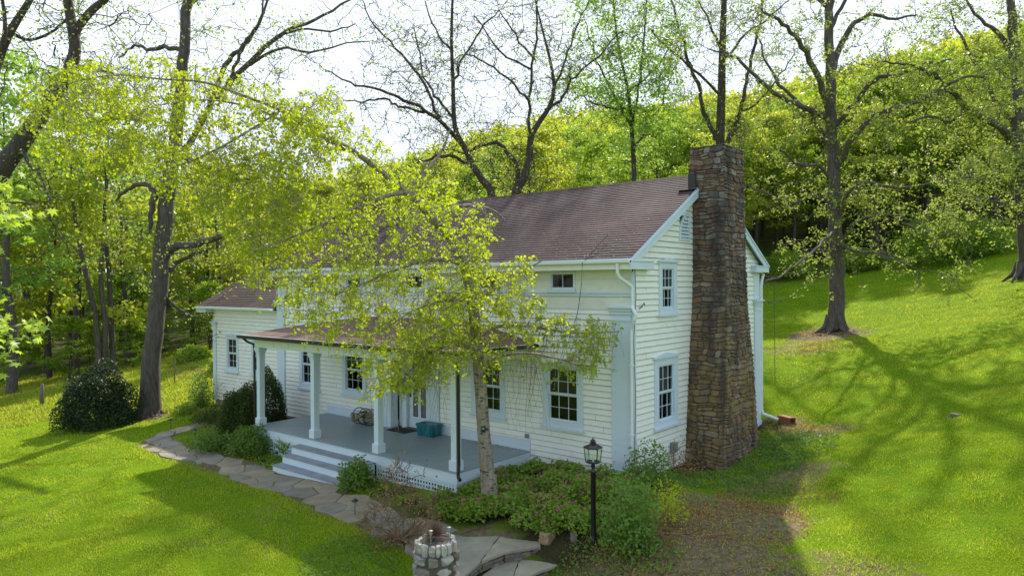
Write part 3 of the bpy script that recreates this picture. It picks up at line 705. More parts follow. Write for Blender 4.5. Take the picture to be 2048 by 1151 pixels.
for k in range(6):
    z = czl+.02+k*.095; t = (z+.05-czl-.08)/(rl*1.08); half = rl*math.sqrt(max(0, 1-max(t, 0)**2))
    if half < .08: continue
    w.add([(.045, cxl-half, z), (.045, cxl, z), (.0, cxl, z+.075), (.0, cxl-half, z+.075), (.045, cxl-half, z+.012), (.045, cxl, z+.012), (.0, cxl, z+.087), (.0, cxl-half, z+.087)], [(0,1,2,3), (4,5,6,7), (0,1,5,4), (0,4,7,3), (1,2,6,5)])
w.build('slat', M['trim'], lv)
w = MB(); w.box(-.06, -.05, 2.4, 3.1, 5.8, 6.6); w.build('backing', M['inside'], lv)
# small fixtures on the walls
w = MB(); pbox(w, GA, 1.86, 2.06, .03, .16, .12, .36); pbox(w, GA, 1.85, 2.07, .02, .18, .36, .385); w.tube([(.08,1.96,.12), (.08,1.96,-.25)], .018, 6); w.build('meter_box', M['grey'], house, bevel=.008)
w = MB(); pbox(w, FR, -3.37, -3.25, .02, .07, .38, .49); pbox(w, FR, -3.355, -3.315, .07, .076, .40, .47); pbox(w, FR, -3.305, -3.265, .07, .076, .40, .47); w.build('outlet_box', M['grey'], house)
# cables
pipe('cable', [(-1.05,.6,5.9), (-1.02,-.1,5.48), (-1.12,-.52,5.12), (-1.3,-.3,4.6), (-1.5,-.12,4.1), (-1.62,-.06,3.75), (-1.7,-.04,3.6)], .008, M['black'], house, 5)
pipe('cable', [(.06,.02,4.95), (.07,.05,4.3), (.05,-.03,3.2), (.06,.03,1.8), (.05,-.02,.2)], .008, M['black'], house, 5)
w = MB(); w.tube([(.03,.28,3.98), (.09,.3,4.03), (.12,.36,4.12), (.11,.42,4.06)], .014, 6); w.build('hook', M['black'], house)
# wing
wing_y = .15
def wwin(a0, a1): 
    c = (a0+a1)/2; window(WF, c-.5, c+.5, .98, 2.50, (c-.36, c+.36), 1.12, 2.36, cap=.07, cols=2, rows=2, up='curtain'); return (c-.4, c+.4, 1.05, 2.4)
hw = [wwin(-19.95, -18.95), wwin(-17.9, -16.9)]
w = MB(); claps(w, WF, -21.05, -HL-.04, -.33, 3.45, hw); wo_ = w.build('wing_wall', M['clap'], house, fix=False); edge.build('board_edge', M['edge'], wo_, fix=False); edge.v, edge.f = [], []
w = MB(); w.box(-21.08, -21.0, wing_y+.01, 6.6, -.33, 3.5); w.box(-21.08, -HL, 6.55, 6.6, -.33, 3.5)
w.add([(-21.08,.15,3.5), (-21.08,6.6,3.5), (-21.08,3.375,5.3), (-21.0,.15,3.5), (-21.0,6.6,3.5), (-21.0,3.375,5.3)], [(0,1,2), (3,5,4), (0,2,5,3), (1,4,5,2), (0,3,4,1)])
w.build('wing_wall', M['clap'], house)
w = MB()
for r in range(3):
    for i in range(14):
        x = -21.0+i*.375; z0 = -1.2+r*.285; w.box(x, x+.355, wing_y+.02-random.uniform(0, .02), wing_y+.2, z0, z0+.27)
w.build('foundation', M['fieldstone'], house, bevel=.015)
w = MB(); pbox(w, WF, -21.05, -HL-.05, .0, .02, 3.45, 3.62); w.build('frieze', M['clap'], house)
pilaster(WF, -21.06, -20.80, -.3, 3.05, .06)
WS = .555
wroof = roof_mesh('wing_roof', -21.95, -HL-.02, -.20, 3.72, 3.375, 3.72+WS*3.575, M['wshingle'], house)
w = MB(); zr = 3.72+WS*3.575
w.add([(-21.93,-.19,3.66), (-HL-.02,-.19,3.66), (-HL-.02,3.375,zr-.06), (-21.93,3.375,zr-.06), (-21.93,-.19,3.715), (-HL-.02,-.19,3.715), (-HL-.02,3.375,zr-.005), (-21.93,3.375,zr-.005)], [(0,1,2,3), (4,5,6,7), (0,1,5,4), (3,0,4,7)])
w.add([(-21.93,6.94,3.66), (-HL-.02,6.94,3.66), (-HL-.02,3.376,zr-.06), (-21.93,3.376,zr-.06), (-21.93,6.94,3.715), (-HL-.02,6.94,3.715), (-HL-.02,3.376,zr-.005), (-21.93,3.376,zr-.005)], [(0,1,2,3), (4,5,6,7), (0,1,5,4), (3,0,4,7)])
w.box(-21.93, -HL-.03, -.17, .14, 3.60, 3.63)
w.build('roof_deck', M['trim'], wroof)
w = MB(); prof = [(-.30, 3.70), (-.295, 3.63), (-.22, 3.60), (-.18, 3.60), (-.18, 3.70), (-.20, 3.70), (-.20, 3.63), (-.28, 3.65), (-.285, 3.70)]
w.extr(prof, 0, -21.97, -HL-.08); w.build('gutter', M['gutterw'], wroof)
w = MB()
for s in (1, -1):
    P = [(x, yy if s > 0 else 6.75-yy, zz) for x in (-21.97, -21.94) for yy, zz in ((-.2, 3.70), (3.375, zr-.01), (3.375, zr-.2), (-.2, 3.5))]
    w.add(P, [(0,1,2,3), (7,6,5,4), (0,4,5,1), (1,5,6,2), (2,6,7,3), (3,7,4,0)])
w.box(-21.94, -21.09, -.19, .6, 3.45, 3.60); w.build('rake_board', M['trim'], wroof)

# ------------------------------------------------------------------ stone chimney, built of separate stones
def stone_face(mb, A, B, zlo, zhi, prof, nrm, hmin=.09, hmax=.21, wmin=.13, wmax=.44):
    "courses between A(z) and B(z) (xy points as functions of z) with outward normal nrm"
    z = zlo
    while z < zhi-.02:
        h = min(random.uniform(hmin, hmax), zhi-z)
        if zhi-z-h < .06: h = zhi-z
        a0, b0 = A(z), B(z); L = math.hypot(b0[0]-a0[0], b0[1]-a0[1]); s = 0.0
        while s < L-.01:
            wdt = random.uniform(wmin, wmax)
            if L-s-wdt < wmin*.7: wdt = L-s
            t0, t1 = s/L, min(1, (s+wdt)/L); hh = h*random.choice([1, 1, 1, .5])
            for zz, h2 in ([(z, h)] if hh == h else [(z, h*.5), (z+h*.5, h*.5)]):
                g = .009; out = random.uniform(.0, .028)
                def pt(t, zq, o):
                    t_ = t+(.05*math.sin(zq*5.1+nrm[0]*2)+.03*math.sin(zq*11.3))*min(1, 4*t*(1-t)); zq = min(zq+.022*math.sin(4.3*t*L+zq*2.7)+.014*math.sin(11*t*L+zq), zhi); t = t_; a, b = A(zq), B(zq); return (a[0]+(b[0]-a[0])*t+nrm[0]*o, a[1]+(b[1]-a[1])*t+nrm[1]*o, zq)
                j = lambda q=.013: random.uniform(-q, q)
                gs = g/L
                o4 = [(t0+gs, zz+g), (t1-gs, zz+g), (t1-gs, zz+h2-g), (t0+gs, zz+h2-g)]
                # eight-cornered outline
                oc = []
                for i in range(4):
                    p, q = o4[i], o4[(i+1) % 4]; cut = random.uniform(.12, .3)
                    oc.append((p[0]+(q[0]-p[0])*cut, p[1]+(q[1]-p[1])*cut)); oc.append((q[0]-(q[0]-p[0])*cut*.9, q[1]-(q[1]-p[1])*cut*.9))
                oc = [(min(max(p[0]+j()/L, t0+gs*.5), t1-gs*.5), p[1]+j(.008)) for p in oc]
                c = ((t0+t1)/2, zz+h2/2)
                V = [pt(p[0], p[1], -.03) for p in oc]+[pt(p[0], p[1], out*.4) for p in oc]+[pt(p[0]+(c[0]-p[0])*.09, p[1]+(c[1]-p[1])*.12, out+.009+j(.008)) for p in oc]
                mb.add(V, [tuple(range(16, 24))]+[(i, (i+1) % 8, 8+(i+1) % 8, 8+i) for i in range(8)]+[(8+i, 8+(i+1) % 8, 16+(i+1) % 8, 16+i) for i in range(8)])
            s += wdt
        z += h
CZ = np.array([-.7, 0, 1.2, 2.6, 3.6, 4.7, 8.36]); CY0 = np.array([2.72,2.80,2.92,3.05,3.20,3.29,3.30]); CY1 = np.array([5.35,5.28,5.18,5.05,4.85,4.74,4.66]); CX = np.array([1.12,1.10,1.06,1.03,1.0,.98,.93])
cy0 = lambda z: float(np.interp(z, CZ, CY0)); cy1 = lambda z: float(np.interp(z, CZ, CY1)); cx1 = lambda z: float(np.interp(z, CZ, CX))
x_in = lambda z: .0 if z < 7.35 else -.06
w = MB()
lv_ = list(CZ)
for za, zb in zip(lv_[:-1], lv_[1:]):
    w.add([(-.05 if zb > 5 else .0, cy0(za)+.012, za), (cx1(za)-.012, cy0(za)+.012, za), (cx1(za)-.012, cy1(za)-.012, za), (-.05 if zb > 5 else .0, cy1(za)-.012, za),
           (-.05 if zb > 5 else .0, cy0(zb)+.012, zb), (cx1(zb)-.012, cy0(zb)+.012, zb), (cx1(zb)-.012, cy1(zb)-.012, zb), (-.05 if zb > 5 else .0, cy1(zb)-.012, zb)],
          [(0,1,5,4), (1,2,6,5), (2,3,7,6), (3,0,4,7), (4,5,6,7)])
chim = w.build('chimney', M['mortar'], house)
w = MB()
stone_face(w, lambda z: (x_in(z), cy0(z)), lambda z: (cx1(z), cy0(z)), -.7, 8.36, None, (0, -1))
stone_face(w, lambda z: (cx1(z), cy0(z)), lambda z: (cx1(z), cy1(z)), -.7, 8.36, None, (1, 0))
stone_face(w, lambda z: (cx1(z), cy1(z)), lambda z: (x_in(z), cy1(z)), -.7, 8.36, None, (0, 1))
stone_face(w, lambda z: (-.05, cy1(z)), lambda z: (-.05, cy0(z)), 7.2, 8.36, None, (-1, 0))
w.build('stone', M['chim'], chim, fix=False)
w = MB(); zt = 8.36
w.box(-.07, .95, 3.28, 4.68, zt, zt+.03); w.box(.1, .35, 3.6, 3.9, zt+.03, zt+.10); w.build('chimney_cap', M['mortar'], chim, bevel=.01)
w = MB(); w.box(-.10, .12, 3.255, 3.29, 7.22, 7.66); w.box(-.10, -.065, 3.29, 4.6, 7.4, 7.8); w.box(-.3, .2, 3.0, 3.28, 7.19, 7.205); w.build('flashing', M['black'], chim)
# far brick chimneys
def brick_stack(x, y, sx, sy, z0, z1, nm):
    w = MB(); k = 0; z = z0
    while z < z1:
        o = .03 if z > z1-.25 else 0
        for (ax0, ax1, ay, horiz) in ((x-sx/2-o, x+sx/2+o, y-sy/2-o, 1), (x-sx/2-o, x+sx/2+o, y+sy/2+o-.1, 1), (y-sy/2-o+.1, y+sy/2+o-.1, x-sx/2-o, 0), (y-sy/2-o+.1, y+sy/2+o-.1, x+sx/2+o-.1, 0)):
            n = max(1, round((ax1-ax0)/.22)); s0 = ax0
            for i in range(n):
                a, b = ax0+(ax1-ax0)*i/n+.004, ax0+(ax1-ax0)*(i+1)/n-.004
                if horiz: w.box(a, b, ay, ay+.1, z, z+.066)
                else: w.box(ay, ay+.1, a, b, z, z+.066)
        z += .075
    c = w.build(nm, M['brick'], house, fix=False)
    w = MB(); w.box(x-sx/2+.02, x+sx/2-.02, y-sy/2+.02, y+sy/2-.02, z0-.3, z1-.02); w.build('chimney_core', M['mortar'], c)
brick_stack(-15.15, HW/2, .62, .62, 7.3, 8.28, 'brick_chimney'); brick_stack(-19.3, 3.4, .55, .55, 5.2, 6.4, 'brick_chimney')

# ------------------------------------------------------------------ porch
PX0, PX1, PY = -12.55, -3.20, -2.88
w = MB(); n = 62
for i in range(n):
    a = PX0+(PX1-PX0)*i/n; b = PX0+(PX1-PX0)*(i+1)/n-.006; dz = random.uniform(-.0015, .0015)
    w.box(a, b, PY-.03, -.03, .0, .028+dz)
deck = w.build('porch_deck', M['deck'], house)
w = MB(); w.box(PX0+.02, PX1-.02, PY, PY+.03, -.27, -.002); w.box(PX1-.05, PX1-.02, PY+.032, -.03, -.27, -.002); w.box(PX0+.02, PX0+.05, PY+.032, -.03, -.27, -.002)
w.build('skirt_board', M['trim'], deck, bevel=.004)
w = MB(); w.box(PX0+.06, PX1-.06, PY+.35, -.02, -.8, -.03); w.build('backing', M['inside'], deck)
def lattice(mb, a0, a1, z0, z1, y, axis=0, pitch=.105, bar=.045):
    def B(p, q, o0, o1, za, zb):
        if axis == 0: mb.box(p, q, y+o0, y+o1, za, zb)
        else: mb.box(y-o1, y-o0, p, q, za, zb)
    B(a0, a1, 0, .022, z1-.05, z1); B(a0, a1, 0, .022, z0, z0+.06); B(a0, a0+.06, .001, .021, z0+.06, z1-.05); B(a1-.06, a1, .001, .021, z0+.06, z1-.05)
    x = a0+.06+pitch-bar
    while x < a1-.06: B(x, min(x+bar, a1-.06), .004, .012, z0+.06, z1-.05); x += pitch
    z = z1-.05-pitch+bar
    while z > z0+.06: B(a0+.06, a1-.06, .0125, .02, z-bar*.0, z+bar); z -= pitch
w = MB(); lattice(w, -6.30, PX1-.05, -.66, -.275, PY+.02); w.build('lattice', M['trim'], deck, fix=False)
w = MB(); lattice(w, PX0+.05, -9.86, -.80, -.275, PY+.02); w.build('lattice', M['trim'], deck, fix=False)
w = MB(); lattice(w, PY+.06, -.1, -.66, -.275, PX1-.04, axis=1); w.build('lattice', M['trim'], deck, fix=False)
# white board along the foot of the wall above the deck
for a_, b_ in ((-12.5, -9.22), (-6.72, -3.20)):
    w = MB(); pbox(w, FR, a_, b_, .0, .045, .032, .33); w.build('base_board', M['trim'], house, bevel=.004)
# steps
st = MB(); SX0, SX1 = -9.84, -6.33
steps = empty('porch_steps', (0,0,0)); steps.parent = house
TR = [(-2.885, -3.24, -.20), (-3.16, -3.54, -.42), (-3.47, -3.86, -.64)]
for (yb, yf, z), e in zip(TR, (0, .0, .0)):
    w = MB(); q = (SX1-SX0)
    for k in range(2):
        ya = yb-.003-(yb-yf)*k/2; yc = yb-(yb-yf)*(k+1)/2
        w.box(SX0-.03, SX1+.03, yc, ya, z-.032, z-random.uniform(0, .002))
    w.build('tread', m_plain('step_paint', (.30,.32,.35), .6, var=.35, sc=3) if z == -.20 else bpy.data.materials['step_paint'], steps, bevel=.003)
    w = MB(); w.box(SX0, SX1, yf+.03, yf+.055, z-.25, z-.034); w.build('riser', M['trim'], steps)
for x in (SX0, SX1-.03):
    w = MB(); w.extr([(-2.89, -.235), (-3.20, -.235), (-3.20, -.455), (-3.50, -.455), (-3.50, -.675), (-3.80, -.675), (-3.80, -.90), (-2.89, -.90)] if x == SX0 else [(-2.89, -.235), (-3.20, -.235), (-3.20, -.45), (-2.89, -.45)], 0, x, x+.03); w.build('stringer', M['trim'], steps)
w = MB(); lattice(w, -3.75, -2.90, -.84, -.45, SX1-.0, axis=1); w.build('lattice', M['trim'], steps, fix=False)
# columns
def column(x, y):
    f = MB(); s = .092
    f.box(x-s, x+s, y-s, y+s, .25, 2.36)
    f.box(x-.13, x+.13, y-.13, y+.13, .031, .27); f.add([(x-.13,y-.13,.271),(x+.13,y-.13,.271),(x+.13,y+.13,.271),(x-.13,y+.13,.271),(x-s-.002,y-s-.002,.30),(x+s+.002,y-s-.002,.30),(x+s+.002,y+s+.002,.30),(x-s-.002,y+s+.002,.30)], [(0,1,5,4),(1,2,6,5),(2,3,7,6),(3,0,4,7),(0,3,2,1),(4,5,6,7)])
    prof = [(0.0935, 2.22), (.098, 2.32), (.115, 2.42), (.14, 2.49), (.15, 2.51), (.15, 2.588)]
    V, F = [], []
    for r, z in prof: V += [(x-r, y-r, z), (x+r, y-r, z), (x+r, y+r, z), (x-r, y+r, z)]
    for i in range(len(prof)-1):
        for k in range(4): F.append((4*i+k, 4*i+(k+1) % 4, 4*i+4+(k+1) % 4, 4*i+4+k))
    F += [(3,2,1,0), (len(V)-4, len(V)-3, len(V)-2, len(V)-1)]; f.add(V, F)
    return f.build('porch_column', M['trim'], house, bevel=.003)
COLX = [-12.36, -9.33, -6.36, -3.40]; CYP = -2.72
for x in COLX: column(x, CYP)
M['porchp'] = m_paint('porch_beam_paint', (0.66, 0.70, 0.56), amt=.4)
f = MB(); f.box(-12.50, -3.26, CYP-.13, CYP+.13, 2.60, 2.87)
for i in range(3):
    for k in range(3):
        a = COLX[i]+.25+k*.87; f.box(a, a+.74, CYP-.142, CYP-.129, 2.645, 2.83)
f.box(-3.53, -3.27, CYP+.132, -.03, 2.60, 2.87); f.box(-12.49, -12.23, CYP+.132, -.03, 2.60, 2.87); f.box(-3.28, -3.262, CYP+.4, -.3, 2.645, 2.83)
f.build('beam', M['porchp'], house)
# porch roof: low hipped, rising to a ridge against the wall
RX0, RX1, RY, RZP = -12.88, -2.98, -3.12, 2.985
def zroof(x, y):
    t = (y-RY)/(0-RY); sx = min((x-RX0)/2.9, (RX1-x)/2.9, 1.0); k = min(t, sx)
    k = max(k, 0); return RZP+.56*(1-(1-k)**1.35)
NX, NY = 60, 18; V = []; F = []
for j in range(NY+1):
    for i in range(NX+1): x = RX0+(RX1-RX0)*i/NX; y = RY-RY*j/NY; y = min(y, -.03); V.append((x, y, zroof(x, y)))
for j in range(NY):
    for i in range(NX): a = j*(NX+1)+i; F.append((a, a+1, a+NX+2, a+NX+1))
w = MB(); w.add(V, F); proof = w.build('porch_roof', M['roll'], house, fix=False, smooth=False)
w = MB(); w.box(RX0+.03, RX1-.03, RY+.03, -.04, 2.875, 2.905); w.box(RX0+.02, RX1-.02, RY+.01, RY+.03, 2.87, 2.975); w.box(RX1-.03, RX1-.01, RY+.03, -.04, 2.87, 2.975); w.box(RX0+.01, RX0+.03, RY+.03, -.04, 2.87, 2.975)
w.build('soffit', M['porchp'], proof)
w = MB()
gp = lambda s, o: [(o-s*.10, 2.985), (o-s*.095, 2.90), (o-s*.02, 2.875), (o+s*.0, 2.875), (o, 2.985), (o-s*.015, 2.985), (o-s*.015, 2.92), (o-s*.085, 2.93), (o-s*.09, 2.985)]
w.extr(gp(1, RY), 0, RX0-.10, RX1+.10)
w.extr(gp(-1, RX1), 1, RY-.0, -.04); w.extr(gp(1, RX0), 1, RY-.0, -.04)
w.build('gutter', M['brownm'], proof)
w = MB(); w.box(RX0-.02, RX1+.02, RY-.03, RY+.02, 2.988, 3.0); w.box(RX1-.02, RX1+.03, RY+.02, -.04, 2.988, 3.0); w.build('drip_edge', M['gutterw'], proof)
pipe('downspout', [(-3.02,-3.10,2.88), (-3.04,-3.05,2.80), (-3.20,-2.85,2.70), (-3.24,-2.80,2.6), (-3.23,-2.80,.2), (-3.20,-2.84,.08), (-3.06,-3.0,-.02), (-2.9,-3.1,-.05)], .042, M['brownm'], house)
pipe('downspout', [(-12.7,-3.12,2.88), (-12.72,-3.0,2.78), (-12.62,-2.82,2.68), (-12.60,-2.80,2.5), (-12.60,-2.80,-.6)], .036, M['brownm'], house)
# doorway
def box_part(name, mat, parent, *bs, bevel=.003):
    w = MB()
    for b in bs: pbox(w, FR, *b)
    return w.build(name, mat, parent, bevel=bevel)
box_part('door_surround', M['trim'], house, (-9.18, -8.72, .0, .30, .031, 2.45), (-9.21, -8.69, .0, .33, .031, .22))
box_part('door_surround', M['trim'], house, (-8.44, -8.24, -.10, .06, .031, 2.42)); box_part('door_surround', M['trim'], house, (-7.08, -6.76, -.10, .06, .031, 2.42))
box_part('door_surround', M['trim'], house, (-9.18, -6.76, -.06, .34, 2.452, 2.60)); 
M['shadetrim'] = m_paint('shaded_panel_paint', (0.62, 0.66, 0.63), amt=.3)  # trim colour greyed so the recessed side panel carries its shade in the paint
box_part('door_surround', M['shadetrim'], house, (-8.72, -8.44, -.10, -.06, .031, 2.45)); box_part('door_surround', M['trim'], house, (-8.24, -7.08, -.10, .04, 2.27, 2.45))
dr = box_part('door', M['trim'], house, (-8.22, -7.10, -.09, -.05, .06, 2.26))
for a in (-8.02, -7.66):
    box_part('door_light', M['black'], dr, (a, a+.045, -.05, -.042, .42, 2.16), (a+.19, a+.21, -.05, -.042, .42, 2.16), (a+.046, a+.189, -.05, -.042, .42, .46), (a+.046, a+.189, -.05, -.042, 2.12, 2.16), bevel=0)
    box_part('lace_panel', M['lace'], dr, (a+.047, a+.188, -.05, -.046, .465, 2.115), bevel=0)
w = MB(); w.tube([(-8.15,.05,1.18), (-8.15,-.02,1.18)], .03, 10); pbox(w, FR, -8.18, -8.12, -.05, -.035, 1.02, 1.27); w.tube([(-8.15,.045,1.10), (-8.15,-.03,1.10), (-8.08,-.03,1.10)], .012, 6); w.build('handle', M['black'], dr)
box_part('threshold', M['oldwood'], house, (-8.3, -7.0, -.1, .14, .031, .058))
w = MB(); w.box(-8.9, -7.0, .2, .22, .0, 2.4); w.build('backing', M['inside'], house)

# ------------------------------------------------------------------ things on and round the porch
w = MB()
mx, my = -8.08, -.40
for i in range(24): w.box(mx-.44+i*.0367, mx-.44+i*.0367+.034, my-.27, my+.27, .0285, .046+random.uniform(0, .002))
mat_o = w.build('doormat', M['rubber']); tag(mat_o, 'dark brown rectangular doormat lying before the front door', 'doormat')
def tote():
    t = tag(empty('storage_tote', (-6.90, -.33, .03), R_(2)), 'teal plastic storage tote with a ragged hole cut in it, beside the doormat', 'storage box')
    w = MB(); X, Y, H = .36, .23, .34
    def ringp(s, z): return [(-X*s, -Y*s, z), (X*s, -Y*s, z), (X*s, Y*s, z), (-X*s, Y*s, z)]
    n = 20; V, F = [], []
    def rr(s, z, inset=0):
        pts = []
        for k, (sx, sy) in enumerate([(-1,-1), (1,-1), (1,1), (-1,1)]):
            for q in range(5):
                a = math.pi+k*math.pi/2+q*math.pi/8; pts.append((sx*(X*s-.04)+.04*math.cos(a), sy*(Y*s-.04)+.04*math.sin(a), z))
        return pts
    prof = [(.88, .0), (.90, .03), (.965, H-.05), (1.0, H-.045), (1.0, H-.03)]
    for s, z in prof: V += rr(s, z)
    for i in range(len(prof)-1):
        for k in range(20): F.append((20*i+k, 20*i+(k+1) % 20, 20*i+20+(k+1) % 20, 20*i+20+k))
    F.append(tuple(range(19, -1, -1))); w.add(V, F)
    for s in (-1, 1): w.box(-.05+s*.2-.02, .05+s*.2+.02, -Y-.005, -Y*.9, .05, H-.06)
    w.build('body', M['teal'], t, bevel=.002)
    w = MB(); V, F = [], []; prof = [(1.03, H-.03), (1.04, H), (1.0, H+.018), (.93, H+.022), (.90, H+.012), (.0, H+.014)]
    for s, z in prof: V += rr(max(s, .2), z)
    for i in range(len(prof)-1):
        for k in range(20): F.append((20*i+k, 20*i+(k+1) % 20, 20*i+20+(k+1) % 20, 20*i+20+k))
    F += [tuple(range(19, -1, -1)), tuple(range(100, 120))]; w.add(V, F); w.build('lid', M['teal'], t)
    w = MB(); pts = []
    for k in range(12): a = k*math.pi/6; r = .075*random.uniform(.7, 1.25); pts.append((-.215+r*math.cos(a)*1.1, .14+r*math.sin(a)))
    w.add([(p[0], -Y*.965-.012, p[1]) for p in pts], [tuple(range(12))]); w.build('opening', M['soil'], t, fix=False)
tote()
def basket():
    t = tag(empty('wicker_bundle', (-9.75, -.55, .03)), 'round wicker and log bundle with black ring handles against the porch wall', 'log basket')
    w = MB()
    for i in range(9):
        a = i*.7; c = (random.uniform(-.28, .28), random.uniform(-.1, .1), .14+.1*(i % 3)+.04)
        d = (random.uniform(-.12, .12), .26, random.uniform(-.04, .04)); r = random.uniform(.05, .075)
        w.tube([(c[0]-d[0], c[1]-d[1], c[2]-d[2]), (c[0]+d[0], c[1]+d[1], c[2]+d[2])], r, 10)
    w.build('log', M['wicker'], t)
    w = MB()
    for x in (-.3, 0, .3):
        pts = [(x+.02*math.sin(3*k), .02+.27*math.cos(a), .27+.26*math.sin(a)) for k, a in enumerate(np.linspace(-.1, 2*math.pi-.1, 19))]; w.tube(pts, .014, 6)
    for a in np.linspace(.2, 5.9, 9): w.tube([(-.36, .02+.27*math.cos(a), .27+.26*math.sin(a)), (.36, .02+.27*math.cos(a), .27+.26*math.sin(a))], .009, 5)
    w.tube([(-.34, -.24, .3), (-.2, -.36, .42), (.0, -.40, .45), (.2, -.36, .40), (.33, -.24, .3)], .013, 6)
    w.build('frame', M['black'], t)
basket()
def shovel():
    t = tag(empty('garden_shovel', (-15.42, -.32, -.45)), 'black handled shovel leaning on the far corner pilaster behind the round bush', 'shovel')
    w = MB(); w.tube([(-.02,-.14,.1), (.0,.12,1.02)], .016, 7); w.build('shaft', M['oldwood'], t)
    w = MB(); w.tube([(0,.12,1.02), (-.07,.14,1.08), (-.08,.16,1.17), (.08,.16,1.17), (.07,.14,1.08), (0,.12,1.02)], .014, 6); w.build('handle', M['black'], t)
    w = MB(); w.add([(-.1,-.14,.12), (.1,-.14,.12), (.11,-.19,-.1), (0,-.2,-.2), (-.11,-.19,-.1), (0,-.17,.1), (0,-.23,-.1)], [(0,5,6,4), (5,1,2,6), (4,6,3), (6,2,3)]); w.build('blade', M['grey'], t, fix=False)
shovel()
def watering():
    p = (-15.0, -.75, gz(-15.0, -.75)+.02); t = tag(empty('watering_can', p), 'pale blue plastic watering can on the ground beside the porch end', 'watering can')
    w = MB(); w.lathe([(.10,0), (.115,.02), (.11,.2), (.07,.25), (.05,.25)], sides=14); bl = m_plain('blue_plastic', (.12,.36,.42), .4, var=.1); w.build('body', bl, t, smooth=False)
    w = MB(); w.tube([(.1,0,.05), (.22,0,.2), (.27,0,.28)], [.02,.016,.028], 8); w.build('spout', bl, t)
    w = MB(); w.tube([(-.1,0,.08), (-.2,0,.14), (-.19,0,.24), (-.06,0,.27), (.03,0,.25)], .012, 6); w.build('handle', bl, t)
watering()
def lamp():
    p = gnd(1187, 1088); p = np.array([p[0], p[1], p[2]-.05]); t = tag(empty('lamp_post', p, .6), 'black post lantern with clear glass standing in front of the house corner', 'lamp post')
    D = dl(p[0], p[1])[0]; ztop = CAM[2]-(880-571)/FPX*D; H = ztop-p[2]
    g0 = H-.47; w = MB(); w.lathe([(.07,-.1), (.07,.12), (.056,.16), (.05,.2), (.05,g0-.20), (.06,g0-.19), (.06,g0-.16), (.035,g0-.14), (.03,g0-.09), (.05,g0-.06), (.03,g0-.04), (.06,g0-.015), (.13,g0)], sides=14); w.build('post', M['black'], t, smooth=True)
    w = MB(); R0, R1, hg = .145, .175, .29; six = lambda r, z, a0=0: [(r*math.cos(a0+k*math.pi/3), r*math.sin(a0+k*math.pi/3), z) for k in range(6)]
    A, B = six(R0, g0+.015), six(R1, g0+hg)
    for k in range(6): w.tube([A[k], B[k]], .007, 5); w.tube([A[k], A[(k+1) % 6]], .007, 5); w.tube([B[k], B[(k+1) % 6]], .009, 5)
    w.add(six(R0, g0)+six(R0, g0+.014), [tuple(range(5, -1, -1)), tuple(range(6, 12))]+[(k, (k+1) % 6, 6+(k+1) % 6, 6+k) for k in range(6)])
    w.build('lantern_frame', M['black'], t)
    w = MB(); lp = [(R1+.02, g0+hg+.008), (R1+.01, g0+hg+.02), (.06, g0+hg+.075), (.06, g0+hg+.105), (.045, g0+hg+.11), (.045, g0+hg+.125), (.065, g0+hg+.13), (.03, g0+hg+.155), (.012, g0+hg+.165), (.018, g0+hg+.18), (.006, g0+hg+.19), (.004, H+.01)]
    w.lathe(lp, sides=6); w.build('cap', M['black'], t)
    gt = NT('lantern_glass'); fr = gt.n('Fresnel', IOR=1.45); mg = gt.done(gt.n('MixShader', i0=gt.n('Math', _operation='MULTIPLY', i0=fr.outputs[0], i1=0.4).outputs[0], i1=gt.n('BsdfTransparent', Color=(.93,.98,.93,1)).outputs[0], i2=gt.n('BsdfGlossy', Roughness=.03).outputs[0]))
    w = MB()
    for k in range(6): w.quad(A[k], A[(k+1) % 6], B[(k+1) % 6], B[k])
    w.build('glass', mg, t, fix=False)
    w = MB(); w.lathe([(.018,g0+.014), (.018,g0+.07), (.022,g0+.075), (.03,g0+.11), (.022,g0+.15), (.006,g0+.165)], sides=10); w.build('bulb', m_plain('frosted_bulb', (.7,.68,.6), .4), t)
lamp()
